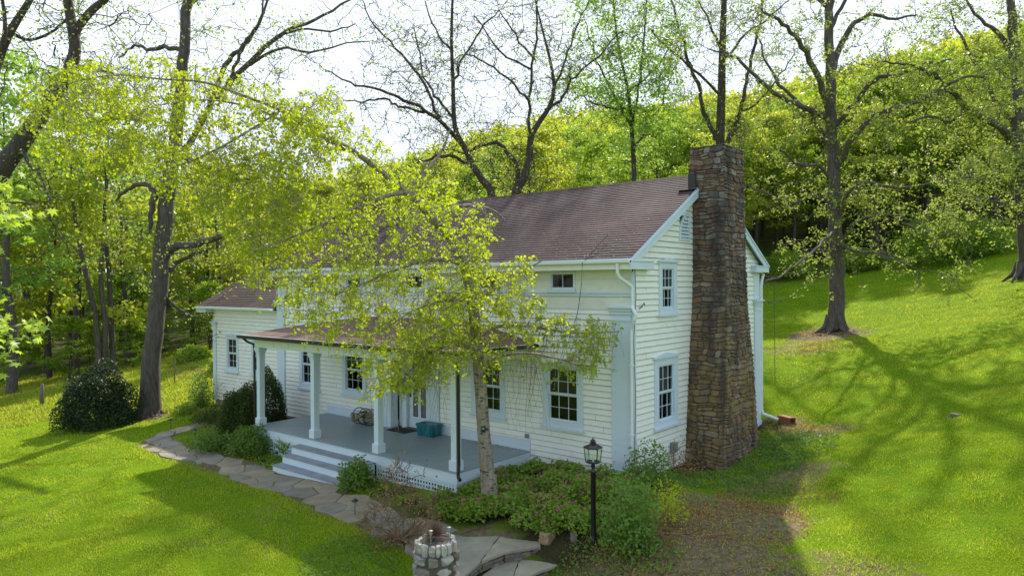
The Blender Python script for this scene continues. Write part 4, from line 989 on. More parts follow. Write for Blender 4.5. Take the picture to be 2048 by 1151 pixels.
def pillar():
    p = at(872, 1090, 11.3); zt = CAM[2]-(1078-571)/FPX*11.3; zb = gz(p[0], p[1])-.3; R = .30
    t = tag(empty('stone_planter', (p[0], p[1], 0)), 'round fieldstone planter pillar with a ring of upright white stones round its top', 'planter')
    w = MB(); w.lathe([(R+.035, zb), (R+.02, zt-.3), (R-.0, zt-.22), (R-.03, zt-.05), (R-.09, zt-.03)], sides=24); w.build('core', M['mortar'], t)
    w = MB()
    def boulder(c, ax, s):
        bm = bmesh.new(); bmesh.ops.create_icosphere(bm, subdivisions=2, radius=1)
        V = []; ph = [random.uniform(0, 6) for _ in range(3)]
        for v in bm.verts:
            q = v.co; k = 1+.2*math.sin(3*q.x+ph[0])+.16*math.sin(4*q.y+ph[1])+.14*math.sin(5*q.z+ph[2])+.06*math.sin(11*q.x+ph[1])
            q = [max(-.8, min(.8, q[i]*k)) for i in range(3)]
            V.append(np.array(c)+ax[0]*q[0]*s[0]+ax[1]*q[1]*s[1]+ax[2]*q[2]*s[2])
        F = [tuple(v.index for v in f.verts) for f in bm.faces]; bm.free(); return V, F
    z = zb
    while z < zt-.30:
        h = random.uniform(.13, .19); a = random.uniform(0, 1)
        end = a+2*math.pi
        while a < end-.1:
            wd_ = random.uniform(.16, .34); da = wd_/R; da = min(da, end-a); am = a+da/2; hh = h*random.uniform(.85, 1.1)
            er = np.array([math.cos(am), math.sin(am), 0]); et = np.array([-math.sin(am), math.cos(am), 0]); ez = np.array([0,0,1.])
            V, F = boulder(er*(R-.02+random.uniform(-.01, .02))+ez*(z+h/2), (et, er, ez), (R*da*.5, .10, hh*.5)); w.add(V, F); a += da
        z += h
    w.build('stone', M['fieldstone'], t, fix=False)
    w = MB(); n = 19
    for k in range(n):
        am = 2*math.pi*(k+random.uniform(-.12, .12))/n; er = np.array([math.cos(am), math.sin(am), 0]); et = np.array([-math.sin(am), math.cos(am), 0]); ez = np.array([random.uniform(-.05,.05), random.uniform(-.05,.05), 1.])
        V, F = boulder(er*(R-.015)+ez*(zt-.10), (et, er, ez), (.064*random.uniform(.8, 1.1), .06, .115*random.uniform(.85, 1.12))); w.add(V, F)
    w.build('rim_stone', m_stone('white_stone', [(0, (.46,.42,.37)), (.5, (.55,.51,.46)), (.8, (.36,.31,.26))], scale=14), t, fix=False)
    w = MB(); V = []; N = 13
    for i in range(N):
        for j in range(N): x, y = (i/(N-1)-.5)*2*(R-.05), (j/(N-1)-.5)*2*(R-.05); s = 1/max(1, math.hypot(x, y)/(R-.05)); V.append((x*s, y*s, zt-.05+random.uniform(-.015, .03)))
    w.add(V, [(i*N+j, i*N+j+1, (i+1)*N+j+1, (i+1)*N+j) for i in range(N-1) for j in range(N-1)]); w.build('soil', M['soil'], t, fix=False)
    V, F = [], []
    # dry twiggy ball growing in it
    ps, rs = [], []
    for _ in range(420):
        a = random.uniform(0, 6.28); e = random.uniform(-.1, 1.55); L = random.uniform(.16, .22); d = np.array([math.cos(a)*math.cos(e), math.sin(a)*math.cos(e), math.sin(e)])
        b = np.array([-.07, .05, zt+.03]); q = np.array([random.uniform(-1, 1) for _ in range(3)])*.02
        ps.append([b, b+d*L*.55+q, b+d*L+q*1.6]); rs.append([.004, .003, .002])
    V, F = tube_np(ps, rs, 4)
    o = link('dried_plant', np_mesh('dried_plant', V, F), m_plain('dry_stems', (.24,.15,.11), .9, sc=20)); o.location = (p[0], p[1], 0)
    tag(o, 'rounded tuft of dry brown stems growing in the stone planter', 'dried plant')
    for k, (dx, dy) in enumerate(((.06, -.17), (.17, .12))):
        s = tag(empty('garden_light', (p[0]+dx, p[1]+dy, zt-.06), 0), ['brass solar stake light in the front of the stone planter', 'brass solar stake light at the rear rim of the stone planter'][k], 'garden light', 'stake lights in the stone planter')
        br = m_plain('brass', (.30,.24,.13), .5) if k == 0 else bpy.data.materials['brass']
        w = MB(); w.lathe([(.007,0), (.007,.17)], sides=8); w.build('stake', br, s)
        w = MB(); w.lathe([(.012,.17), (.024,.19), (.024,.235)], sides=12); w.build('lamp_glass', M['grey'], s)
        w = MB(); w.lathe([(.034,.2355), (.034,.248), (.01,.255)], sides=12); w.build('cap', br, s)
pillar()
def path_light(u, v, label):
    p = gnd(u, v); t = tag(empty('path_light', p), label, 'path light', 'solar lights along the flagstone path')
    w = MB(); w.lathe([(.009,-.05), (.009,.24)], sides=7); w.build('stake', M['black'], t)
    w = MB(); w.lathe([(.03,.24), (.045,.33)], sides=10); w.build('lamp_glass', M['grey'], t)
    w = MB(); w.lathe([(.085,.331), (.08,.345), (.02,.385), (.008,.40)], sides=12); w.build('cap', M['black'], t)
path_light(341, 858, 'black path light at the far outer edge of the flagstone path near the big tree')
path_light(390, 878, 'black path light inside the bend of the path by the flowers')
path_light(552, 928, 'black path light beside the left end of the porch steps')
path_light(710, 1030, 'black path light in the grass edge before the bare shrub')
def flue():
    p = gnd(1573, 846); t = tag(empty('clay_flue', (p[0], p[1], p[2]+.10), R_(-28)), 'square terracotta flue tile lying at the end of the white drain pipe', 'clay tile')
    w = MB(); a, b, L = .13, .10, .27
    w.add([(s*L, y, z) for s in (-1, 1) for (y, z) in ((-a,-a), (a,-a), (a,a), (-a,a))]+[(s*L, y, z) for s in (-1, 1) for (y, z) in ((-b,-b), (b,-b), (b,b), (-b,b))],
          [(0,1,5,4), (1,2,6,5), (2,3,7,6), (3,0,4,7), (8,12,13,9), (9,13,14,10), (10,14,15,11), (11,15,12,8)]+[(k, 8+k, 8+(k+1) % 4, (k+1) % 4) for k in range(4)]+[(4+k, 4+(k+1) % 4, 12+(k+1) % 4, 12+k) for k in range(4)])
    w.build('tile', M['terra'], t)
    c = at_z(1518, 822, .12); e = p+np.array([-.25,-.05,.10])
    pipe('drain_pipe', [(.05, HW+.3, 4.9), (.06, HW+.12, 4.7), (.06, HW+.06, 4.5), (.06, HW+.06, .35), (.12, HW+.04, .22), tuple(e)], .05, M['gutterw'], house)
flue()
# ------------------------------------------------------------------ layered stone steps in the foreground
def stone_steps():
    t = tag(empty('stone_steps', (0,0,0)), 'curved dry laid stone steps with wide slab treads by the stone planter', 'steps')
    lev = [([(880,1062), (935,1072), (1000,1070), (1060,1068), (1083,1078)], [(1083,1090), (1010,1102), (960,1122), (925,1152), (890,1175)], -.60),
           ([(960,1152), (990,1130), (1040,1113), (1085,1105), (1112,1112)], [(1118,1128), (1075,1142), (1020,1168), (985,1200), (960,1225)], -.83),
           ([(1020,1195), (1060,1160), (1110,1138), (1150,1148)], [(1240,1200), (1180,1240), (1080,1280), (1030,1300), (960,1290)], -1.06)]
    for bk, fr, z in lev:
        B = [at_z(u, v, z)[:2] for u, v in bk]; Fp = [at_z(u, v, z)[:2] for u, v in fr]
        poly = [tuple(q) for q in B+Fp]
        # break the tread into slabs
        c = np.mean(poly, 0); seeds = []
        allp = np.array(poly); lo, hi = allp.min(0), allp.max(0)
        for _ in range(3000):
            q = (random.uniform(lo[0], hi[0]), random.uniform(lo[1], hi[1]))
            if all((q[0]-s[0])**2+(q[1]-s[1])**2 > .62**2 for s in seeds): seeds.append(q)
        def inside_clip(cell):
            # clip a convex cell by the (roughly convex) tread outline using ear pairs
            return cell
        w = MB()
        import itertools
        n = len(B)
        # slabs as strips between back and front edges
        k = 2
        tq = np.linspace(0, 1, k+1)
        bt = lambda t_: np.array([np.interp(t_, np.linspace(0, 1, len(B)), [q[i] for q in B]) for i in (0, 1)])
        ft = lambda t_: np.array([np.interp(1-t_, np.linspace(0, 1, len(Fp)), [q[i] for q in Fp]) for i in (0, 1)])
        for i in range(k):
            a, b = tq[i]+(.006 if i else 0), tq[i+1]-.006; j0 = 0; 
            seg = [bt(a+j0 if i else a), bt((a+b)/2), bt(b), ft(b), ft((a+b)/2+.0), ft(a)]
            slab(w, [tuple(q) for q in seg], z-.055, z, wob=.015)
        w.build('slab', M['stepslab'], t, fix=False)
        w = MB()     # coursed riser under the front edge
        fl = [np.array(q) for q in Fp]; ctr = np.array(B).mean(0)
        for r in range(4):
            z1 = z-.057-r*.045
            for a, b in zip(fl[:-1], fl[1:]):
                L = np.linalg.norm(b-a); s = 0
                while s < L-.02:
                    wd_ = min(random.uniform(.12, .35), L-s); p0 = a+(b-a)*s/L; p1 = a+(b-a)*(s+wd_-.008)/L; nn = np.array([(b-a)[1], -(b-a)[0]])/L
                    if np.dot(nn, ctr-a) > 0: nn = -nn
                    o = random.uniform(-.06, -.02); p0, p1 = p0+nn*o, p1+nn*o; q0, q1 = p0-nn*.2, p1-nn*.2
                    w.prism([tuple(p0), tuple(p1), tuple(q1), tuple(q0)], z1-.041, z1); s += wd_
        w.build('riser_stone', M['fieldst2'], t, bevel=.005)
M['stepslab'] = m_stone('step_slab', [(0, (.36,.32,.225)), (.5, (.31,.285,.21))], scale=1.2)
M['fieldst2'] = m_stone('ledge_stone', [(0, (.24,.21,.16)), (.3, (.17,.15,.12)), (.6, (.30,.24,.16)), (.85, (.20,.18,.15))], scale=7)
stone_steps()
def rock(u, v, s, label, mat, name='garden_rock', group=None):
    p = gnd(u, v); bm = bmesh.new(); bmesh.ops.create_icosphere(bm, subdivisions=3, radius=1); ph = [random.uniform(0, 6) for _ in range(6)]
    for q in bm.verts:
        c = q.co; k = 1+.2*math.sin(2.3*c.x+ph[0])*math.cos(2*c.y+ph[1])+.08*math.sin(6*c.z+ph[2])+.05*math.sin(9*c.x+ph[3])
        q.co = Vector([max(-.72, min(.72, c[i]*k))*s[i] for i in range(3)])
    me = bpy.data.meshes.new(name); bm.to_mesh(me); bm.free(); o = link(name, me, mat); o.location = (p[0], p[1], p[2]+s[2]*.4); o.rotation_euler = (0, 0, random.uniform(0, 3)); tag(o, label, 'rock', group); return o
M['tanrock'] = m_stone('tan_rock', [(0, (.30,.19,.09)), (.5, (.36,.24,.13))], scale=6)
rock(1095, 1082, (.22,.16,.17), 'orange tan boulder at the right end of the top stone step', M['tanrock'])
rock(1147, 1080, (.12,.08,.14), 'small grey upright stone between the boulder and the lamp post', M['fieldstone'])
rock(940, 1150, (.2,.2,.1), 'flat tan stone tucked between the planter and the steps', M['tanrock'])
rock(1910, 832, (.16,.12,.07), 'small pale stone lying alone in the grass of the right lawn', M['fieldstone'])
def birch_box(p):
    t = tag(empty('trail_camera', p, R_(36)), 'small black box strapped to the birch trunk', 'camera')
    w = MB(); w.box(-.05, .05, -.05, .02, -.07, .07); w.build('body', M['black'], t, bevel=.008)
    w = MB(); w.box(-.03, .03, -.056, -.051, .0, .04); w.build('lens_panel', M['grey'], t)
    w = MB(); w.lathe([(.105,-.0), (.105,.02)], 0, .09, 14); w.build('strap', M['black'], t)

# ================================================================== plants
def rvec(n): v = RNG.normal(size=(n, 3)); return v/np.linalg.norm(v, axis=1)[:, None]
def leaf_quads(C, size, droop=.5, aspect=.62, upish=None):
    "one folded diamond per leaf; droop pulls the tips down"
    C = np.asarray(C, float); n = len(C); a = rvec(n); a[:, 2] = a[:, 2]*(1-abs(droop))-droop; a /= np.linalg.norm(a, axis=1)[:, None]
    b = np.cross(a, rvec(n)); b /= np.linalg.norm(b, axis=1)[:, None]+1e-9; nn = np.cross(a, b)
    if upish is not None:
        b[:, 2] *= (1-upish); b /= np.linalg.norm(b, axis=1)[:, None]+1e-9
    L = (size*RNG.uniform(.65, 1.3, n))[:, None]; w = L*aspect*.5
    V = np.stack([C, C+a*L*.42+b*w+nn*L*.06, C+a*L, C+a*L*.42-b*w+nn*L*.06], 1).reshape(-1, 3)
    return V, np.arange(4*n).reshape(-1, 4)
def leaf_obj(name, C, size, mat, parent=None, droop=.5, aspect=.62, upish=None):
    V, F = leaf_quads(C, size, droop, aspect, upish); return link(name, np_mesh(name, V, F), mat, parent)
def bez(a, b, bend, m=6, wob=.05):
    "curved path from a to b; bend is the sideways offset of its middle"
    t = np.linspace(0, 1, m)[:, None]; L = np.linalg.norm(b-a); c = (a+b)/2+bend
    P = (1-t)**2*a+2*t*(1-t)*c+t*t*b; P[1:-1] += RNG.normal(size=(m-2, 3))*L*wob; return P
class Tree:
    def __init__(s): s.p = []; s.r = []; s.N = []; s.NR = []; s.tips = []
    def limb(s, pts, rad, wob=.0):
        pts = np.asarray(pts, float); rad = np.asarray(rad, float)
        t = np.arange(len(pts)); q = np.linspace(0, len(pts)-1, (len(pts)-1)*4+1)
        # catmull-rom through the points
        P = np.stack([cr(pts[:, i], q) for i in range(3)], 1); R = np.interp(q, t, rad)
        if wob: P[1:] += RNG.normal(size=(len(P)-1, 3))*wob
        s.p.append(P); s.r.append(R); s.N.append(P[1:]); s.NR.append(R[1:]); s.ends = getattr(s, 'ends', []); s.ends.append((P[-1], (P[-1]-P[-3])/(np.linalg.norm(P[-1]-P[-3])+1e-9))); return P
    def px(s, L, wob=None, k=None):
        "limb given as (u, v, depth, width in pixels)"
        k = getattr(s, 'thin', 1.0); return s.limb([at(u, v, d) for u, v, d, w in L], [k*w/2*d/FPX for u, v, d, w in L], getattr(s, 'wob', 0) if wob is None else wob)
    def grow(s, targets, rtip=.006, bend=.18, m=6, wob=.04, taper=.55, reg=True, maxr=.09, grav=0.0, tip=True, fr=.012):
        targets = np.asarray(targets, float)
        N = np.concatenate(s.N); NR = np.concatenate(s.NR); newN, newR = [], []
        # process nearest first, adding nodes in batches
        rem = targets
        while len(rem):
            d = np.full(len(rem), 1e9); k = np.zeros(len(rem), int)
            for i in range(0, len(rem), 500):
                dd = ((rem[i:i+500, None]-N[None])**2).sum(-1); k[i:i+500] = dd.argmin(1); d[i:i+500] = dd.min(1)
            o = np.argsort(d)[:max(8, len(rem)//3)]
            aN, aR = [], []
            for i in o:
                a = N[k[i]]; b = rem[i]; L = math.sqrt(d[i])+1e-6; r0 = min(NR[k[i]]*taper, maxr, .004+fr*L)
                r0 = max(r0, rtip)
                bd = RNG.normal(size=3)*bend*L*.5+np.array([0, 0, grav*L]); P = bez(a, b, bd, m, wob)
                R = np.linspace(r0, rtip, m); s.p.append(P); s.r.append(R)
                if reg: aN.append(P[2:]); aR.append(R[2:])
                if tip: s.tips.append((P[-1], (P[-1]-P[-2])))
            if aN: N = np.concatenate([N]+aN); NR = np.concatenate([NR]+aR)
            mask = np.ones(len(rem), bool); mask[o] = False; rem = rem[mask]
        if reg: s.N = [N]; s.NR = [NR]
    def mesh(s, name, mat, parent=None, big=9, small=4):
        Vb, Fb, n = [], [], 0
        for sel, sides in ((lambda r: r[0] > .045, big), (lambda r: r[0] <= .045, small)):
            ps = [p for p, r in zip(s.p, s.r) if sel(r)]; rs = [r for r in s.r if sel(r)]
            if ps: V, F = tube_np(ps, rs, sides); Vb.append(V); Fb.append(F+n); n += len(V)
        me = np_mesh(name, np.concatenate(Vb), np.concatenate(Fb)); return link(name, me, mat, parent, smooth=True)
def cr(x, q):
    x = np.concatenate([[2*x[0]-x[1]], x, [2*x[-1]-x[-2]]]); i = np.clip(q.astype(int), 0, len(x)-4); t = q-i
    p0, p1, p2, p3 = x[i], x[i+1], x[i+2], x[i+3]
    return .5*(2*p1+(p2-p0)*t+(2*p0-5*p1+4*p2-p3)*t*t+(3*p1-p0-3*p2+p3)*t**3)
def near_limbs(T, n, r0, r1, up=.2, minr=.0, squash=.8, lo=None):
    N = np.concatenate(T.N); NR = np.concatenate(T.NR); ok = NR >= minr
    if lo is not None: ok &= N[:, 2] > lo
    N = N[ok]; k = RNG.integers(0, len(N), n); d = rvec(n); d[:, 2] = d[:, 2]*squash+up
    return N[k]+d*RNG.uniform(r0, r1, n)[:, None]
def ends(T, k=5, L=1.6):
    "shoots carrying each limb on past its end"
    return np.array([e+dr*RNG.uniform(.5, 1.2)*L+RNG.normal(size=3)*.4*L for e, dr in T.ends for _ in range(k)])
def clusters(pts, n, spread, sq=1.0):
    pts = np.asarray(pts); k = np.repeat(np.arange(len(pts)), n); d = RNG.normal(size=(len(k), 3))*spread; d[:, 2] *= sq
    return pts[k]+d
def local(o_loc, V): return V-np.asarray(o_loc)
def finish_tree(T, name, label, base, bark, leafmat, leafC, lsize, droop=.4, cat='tree', group=None, flare=True, aspect=.62, crown='crown'):
    t = empty(name, base); tag(t, label, cat, group)
    b = np.asarray(base, float)
    T.p = [p-b for p in T.p]; o = T.mesh('trunk', bark, t)
    if leafC is not None and len(leafC): leaf_obj(crown, np.asarray(leafC)-b, lsize, leafmat, t, droop, aspect)
    return t
def roots(T, base, r, n=6):
    for k in range(n):
        a = 2*math.pi*k/n+RNG.uniform(-.3, .3); d = np.array([math.cos(a), math.sin(a), 0]); b = np.asarray(base)
        q = b+d*r*2.1; q[2] = gz(q[0], q[1])-.06
        P = np.array([b+d*r*.45+[0,0,.75], b+d*r*.85+[0,0,.25], b+d*r*1.35+[0,0,.05], q]); T.p.append(np.stack([cr(P[:, i], np.linspace(0, 3, 9)) for i in range(3)], 1)); T.r.append(np.linspace(r*.42, .03, 9))

# --- the big yard tree on the left
def yard_tree_left():
    T = Tree(); T.thin = .74; T.wob = .03; b = gnd(297, 830); d = dl(b[0], b[1])[0]; k = d/28
    g = lambda L: [(u, v, d+dz, w) for u, v, dz, w in L]
    T.px(g([(296,834,0,66), (300,800,0,54), (306,700,0,46), (318,580,0,44), (326,470,0,43), (338,360,0,38), (352,260,0,34), (364,150,0,29), (370,60,0,27), (374,-20,0,26), (380,-160,0,20), (384,-300,0,12)]))
    T.px(g([(331,512,0,26), (350,494,-.3,22), (395,488,-.8,19), (440,474,-1.2,17), (478,462,-1.6,12)]))
    T.px(g([(327,560,0,12), (350,530,.3,12), (385,508,.5,9), (430,490,.9,5)]))
    T.px(g([(330,590,0,7), (352,612,.5,7), (380,630,.8,6), (420,640,1.2,3)]))
    T.px(g([(338,360,0,26), (312,385,0,22), (305,420,-.2,15), (300,470,-.2,8)])); T.px(g([(310,380,0,16), (285,368,.2,13), (255,380,.5,10), (230,400,1,6)]))
    T.px(g([(345,330,0,20), (390,270,.6,16), (428,190,1,14), (450,130,1,13), (480,100,1,12), (510,60,1.1,9), (535,0,1.2,6), (545,-70,1.3,4)]))
    T.px(g([(420,210,1,13), (455,172,1.2,14), (500,125,1.6,14), (560,70,2,11), (630,40,2.4,8), (700,0,3,5), (760,-30,3.2,3)]))
    T.px(g([(450,175,1,9), (475,120,.8,9), (495,80,.6,8), (520,40,.5,6), (530,-20,.4,4)]))
    T.px(g([(500,130,1.6,9), (560,95,1.4,7), (620,105,1.5,6), (680,90,1.6,4), (740,80,1.7,3)]))
    T.px(g([(545,80,2,7), (600,60,2.4,6), (660,62,2.6,5), (710,48,2.6,3)]))
    T.px(g([(350,300,0,14), (400,330,-.6,12), (455,346,-1,11), (480,360,-1,9), (520,355,-1,6)])); T.px(g([(465,352,-1,7), (485,345,-1,7), (505,328,-1,4)]))
    T.px(g([(362,100,0,13), (330,95,.5,12), (300,100,1,10), (270,90,1.6,7), (240,115,2.2,4)])); T.px(g([(372,20,0,14), (410,-20,0,12), (470,-60,.2,8), (520,-110,.2,5)]))
    T.px(g([(375,-30,0,12), (330,-90,0,9), (270,-150,0,6)]))
    roots(T, b, .40)
    T.grow(np.concatenate([ends(T), near_limbs(T, int(1.5*120), 1.0, 3.4, .25, .05, lo=3)]), rtip=.015, maxr=.06)
    T.grow(near_limbs(T, int(2.0*520), .4, 1.5, .1, .008, lo=3), rtip=.0085, maxr=.022, m=5, reg=False)
    tips = np.array([p for p, _ in T.tips]); tips = tips[RNG.random(len(tips)) < .8]
    return finish_tree(T, 'yard_tree', 'tall grey tree with a broken mossy stub limb on the lawn left of the farmhouse', b, M['bark'], M['l_tree'], clusters(tips, 7, .16), .12)
yard_tree_left()
# --- tree on the right lawn
def yard_tree_right():
    T = Tree(); T.thin = .86; T.wob = .04; b = gnd(1670, 662); d = dl(b[0], b[1])[0]; g = lambda L: [(u, v, d+dz, w) for u, v, dz, w in L]
    T.px(g([(1672,664,0,50), (1673,640,0,38), (1674,560,0,33), (1673,480,0,31), (1668,400,0,29), (1664,320,0,27), (1662,240,0,25), (1660,150,0,22), (1659,60,0,20), (1658,-30,0,18), (1655,-200,0,12), (1650,-330,0,6)]))
    T.px(g([(1662,235,0,18), (1645,180,-.5,15), (1620,120,-1,13), (1590,75,-1.6,10), (1555,40,-2,8), (1525,25,-2.4,5)]))
    T.px(g([(1660,240,0,14), (1600,212,-1,12), (1545,185,-2,10), (1500,140,-2.6,8), (1465,112,-3,6), (1420,100,-3.3,3)]))
    T.px(g([(1664,300,0,13), (1640,255,.5,11), (1600,210,.8,9), (1560,170,1,7), (1530,120,1.2,5), (1510,60,1.4,3)]))
    T.px(g([(1662,150,0,16), (1680,95,.4,14), (1700,55,.6,12), (1740,30,1,9), (1790,38,1.4,6), (1830,30,2,4)]))
    T.px(g([(1670,340,0,15), (1700,285,-1,14), (1740,240,-2,13), (1790,215,-3,11), (1850,195,-3.6,9), (1910,160,-4,7), (1970,150,-4.4,4)]))
    T.px(g([(1672,250,0,12), (1700,215,-.4,11), (1750,160,-1,10), (1800,150,-1.4,8), (1850,128,-1.8,6), (1900,120,-2,4)]))
    T.px(g([(1676,440,0,10), (1700,380,-1,9), (1745,365,-1.6,8), (1800,375,-2.2,6), (1860,365,-3,4)])); T.px(g([(1672,400,0,10), (1630,395,.5,9), (1580,405,1,7), (1530,385,1.4,5), (1495,370,1.6,3)]))
    T.px(g([(1673,480,0,9), (1700,500,-2,7), (1745,505,-3.4,6), (1800,520,-4.6,4), (1840,540,-5.4,2)])); T.px(g([(1673,460,0,8), (1640,490,-3,7), (1590,530,-6,5), (1555,556,-8,4), (1530,560,-9,3)]))
    T.px(g([(1670,380,0,9), (1640,330,-1,8), (1600,330,-2,6), (1560,300,-3,4)])); T.px(g([(1660,60,0,10), (1690,0,0,8), (1740,-60,0,5)])); T.px(g([(1659,20,0,10), (1600,-40,0,8), (1550,-100,0,5)]))
    T.px(g([(1674,520,0,8), (1690,470,-1,7), (1720,440,-2,6), (1780,430,-3,5), (1850,450,-4,3)]))
    roots(T, b, .5, 7)
    T.grow(np.concatenate([ends(T), near_limbs(T, int(1.5*130), .8, 3.0, .1, .04, lo=4.5)]), rtip=.015, maxr=.06)
    T.grow(near_limbs(T, int(2.0*640), .3, 1.4, .0, .008, lo=4.5), rtip=.0085, maxr=.022, m=5, reg=False)
    tips = np.array([p for p, _ in T.tips])
    t = finish_tree(T, 'yard_tree', 'tall tree with spreading limbs alone on the right lawn', b, M['bark'], M['l_tree'], clusters(tips, 13, .10), .125)
    # vine hanging from the lowest limb
    a = at(1548, 557, d-8.2); e = at(1550, 770, d-8.2); P = np.linspace(a, e, 14); P[1:-1] += RNG.normal(size=(12, 3))*[.006,.006,0]; V, F = tube_np([P], [np.full(14, .012)], 5)
    o = link('hanging_rope', np_mesh('hanging_rope', V, F), M['rope']); tag(o, 'thin dark rope hanging from the limb of the right lawn tree', 'rope')
yard_tree_right()
# --- tree at the right edge
def edge_tree_right():
    T = Tree(); T.thin = .86; T.wob = .04; b = gnd(2050, 556); d = dl(b[0], b[1])[0]; g = lambda L: [(u, v, d+dz, w) for u, v, dz, w in L]
    T.px(g([(2052,560,0,34), (2050,520,0,28), (2046,420,0,26), (2040,330,0,26), (2034,250,0,24), (2032,150,0,22), (2026,60,0,19), (2020,-40,0,16), (2010,-200,0,8)]))
    T.px(g([(2040,310,0,20), (2010,265,-.6,17), (1975,240,-1,15), (1930,210,-1.6,13), (1890,170,-2,12), (1860,145,-2.4,9), (1820,130,-2.8,6), (1770,125,-3.2,4)]))
    T.px(g([(1930,215,-1.4,9), (1900,240,-2,8), (1860,235,-2.6,6), (1810,245,-3,4)])); T.px(g([(2034,250,0,12), (1990,200,.5,10), (1960,140,1,8), (1930,90,1.4,6), (1900,20,1.8,4)]))
    T.px(g([(2032,130,0,12), (2000,70,.4,10), (1960,40,.8,7), (1920,-20,1,4)])); T.px(g([(2042,340,0,12), (2000,340,-1,10), (1960,360,-2,7), (1910,350,-3,4)])); T.px(g([(2040,250,0,14), (2090,200,0,12), (2150,120,0,8)]))
    T.px(g([(2046,430,0,10), (2010,410,-1,8), (1970,400,-2,6), (1920,410,-3,4)]))
    roots(T, b, .5, 6)
    T.grow(np.concatenate([ends(T), near_limbs(T, int(1.5*120), .8, 3.0, .1, .04, lo=8)]), rtip=.015, maxr=.06)
    T.grow(near_limbs(T, int(2.0*650), .3, 1.4, .0, .008, lo=7), rtip=.0085, maxr=.022, m=5, reg=False)
    tips = np.array([p for p, _ in T.tips])
    finish_tree(T, 'yard_tree', 'dark limbed tree at the far right edge of the lawn', b, M['bark'], M['l_tree'], clusters(tips, 14, .12), .13)
edge_tree_right()
# --- bare spreading trees just behind the farmhouse
def back_tree(name_label, base_uv, d, limbs, leafmat, nleaf, frac, bark='barkd', tw=(150, 900), ls=.11, lo=4):
    T = Tree(); T.thin = .72; T.wob = .05; p = at(*base_uv, d); b = np.array([p[0], p[1], gz(p[0], p[1])])
    l0 = limbs[0]; T.limb([b-[0,0,.2], (b+at(l0[0][0], l0[0][1], d+l0[0][2]))/2]+[at(u, v, d+dz) for u, v, dz, w in l0], [l0[0][3]*.45*d/FPX, l0[0][3]*.40*d/FPX]+[.72*w/2*d/FPX for *_, w in l0])
    for L in limbs[1:]: T.px([(u, v, d+dz, w) for u, v, dz, w in L])
    T.grow(np.concatenate([ends(T), near_limbs(T, int(1.5*tw[0]), .8, 3.2, .25, .035, lo=lo)]), rtip=.015, maxr=.06)
    T.grow(near_limbs(T, int(2.0*tw[1]), .35, 1.5, .15, .008, lo=lo), rtip=.0085, maxr=.022, m=5, reg=False)
    tips = np.array([q for q, _ in T.tips]); tips = tips[RNG.random(len(tips)) < frac]
    return finish_tree(T, 'bare_tree' if nleaf < 10 else 'slender_tree', name_label, b, M[bark], leafmat, clusters(tips, nleaf, .18 if nleaf < 10 else .3, 1 if nleaf < 10 else .4), ls)
back_tree('dark leaning tree with mostly bare limbs rising behind the left part of the farmhouse roof', (985,420), 34, [
    [(985,400,0,24), (965,360,0,20), (945,330,0,19), (932,300,0,17), (915,270,0,15), (908,235,0,13), (906,160,0,11), (903,80,0,9), (905,0,0,7), (907,-80,0,4)],
    [(925,290,0,12), (895,255,-.5,11), (860,228,-1,10), (810,200,-1.4,9), (760,180,-2,7), (700,165,-2.4,5), (650,140,-2.8,3)],
    [(880,235,-.6,9), (850,170,-.4,8), (820,130,-.2,7), (780,85,0,6), (740,40,.2,4), (725,0,.3,3)], [(905,235,0,8), (870,190,.4,7), (850,150,.7,5), (830,60,1,3)],
    [(850,225,-1,8), (800,215,-1.4,7), (770,195,-1.6,6), (730,205,-2,4), (690,200,-2.4,3)], [(940,325,0,9), (905,315,-1,9), (870,312,-1.6,8), (840,325,-2,6), (815,335,-2.4,4)],
    [(906,160,0,7), (930,110,.4,6), (960,60,.8,5), (1000,20,1,3)], [(904,100,0,6), (870,60,0,5), (850,0,0,3)]], M['l_tree'], 3, .65)
back_tree('dark forked tree with curving limbs standing behind the middle of the farmhouse', (1035,420), 36, [
    [(1032,395,0,30), (1045,360,0,24), (1058,320,0,20), (1062,275,0,18), (1078,245,0,15), (1098,215,0,13), (1108,180,0,10), (1102,130,0,8), (1085,60,0,6), (1070,0,0,4)],
    [(1040,375,0,15), (1035,340,.3,14), (1020,310,.6,12), (995,288,.8,11), (965,290,1,9), (930,305,1.2,6), (905,300,1.4,4)], [(1062,275,0,9), (1059,200,.2,8), (1066,130,.4,7), (1072,60,.5,6), (1075,-20,.6,4)],
    [(1090,220,0,9), (1125,195,-.5,8), (1150,150,-1,6), (1200,110,-1.4,5), (1245,60,-1.8,3)], [(1060,205,.2,7), (1020,160,-.3,6), (980,130,-.8,5), (940,110,-1,4), (900,120,-1.2,2)],
    [(1108,180,0,7), (1130,120,.2,6), (1150,60,.4,4), (1180,0,.6,3)], [(1070,120,.4,6), (1030,70,.3,5), (1000,20,.2,3)], [(1065,140,.4,6), (1000,100,-.6,5), (950,30,-1,3)]], M['l_tree'], 3, .7)
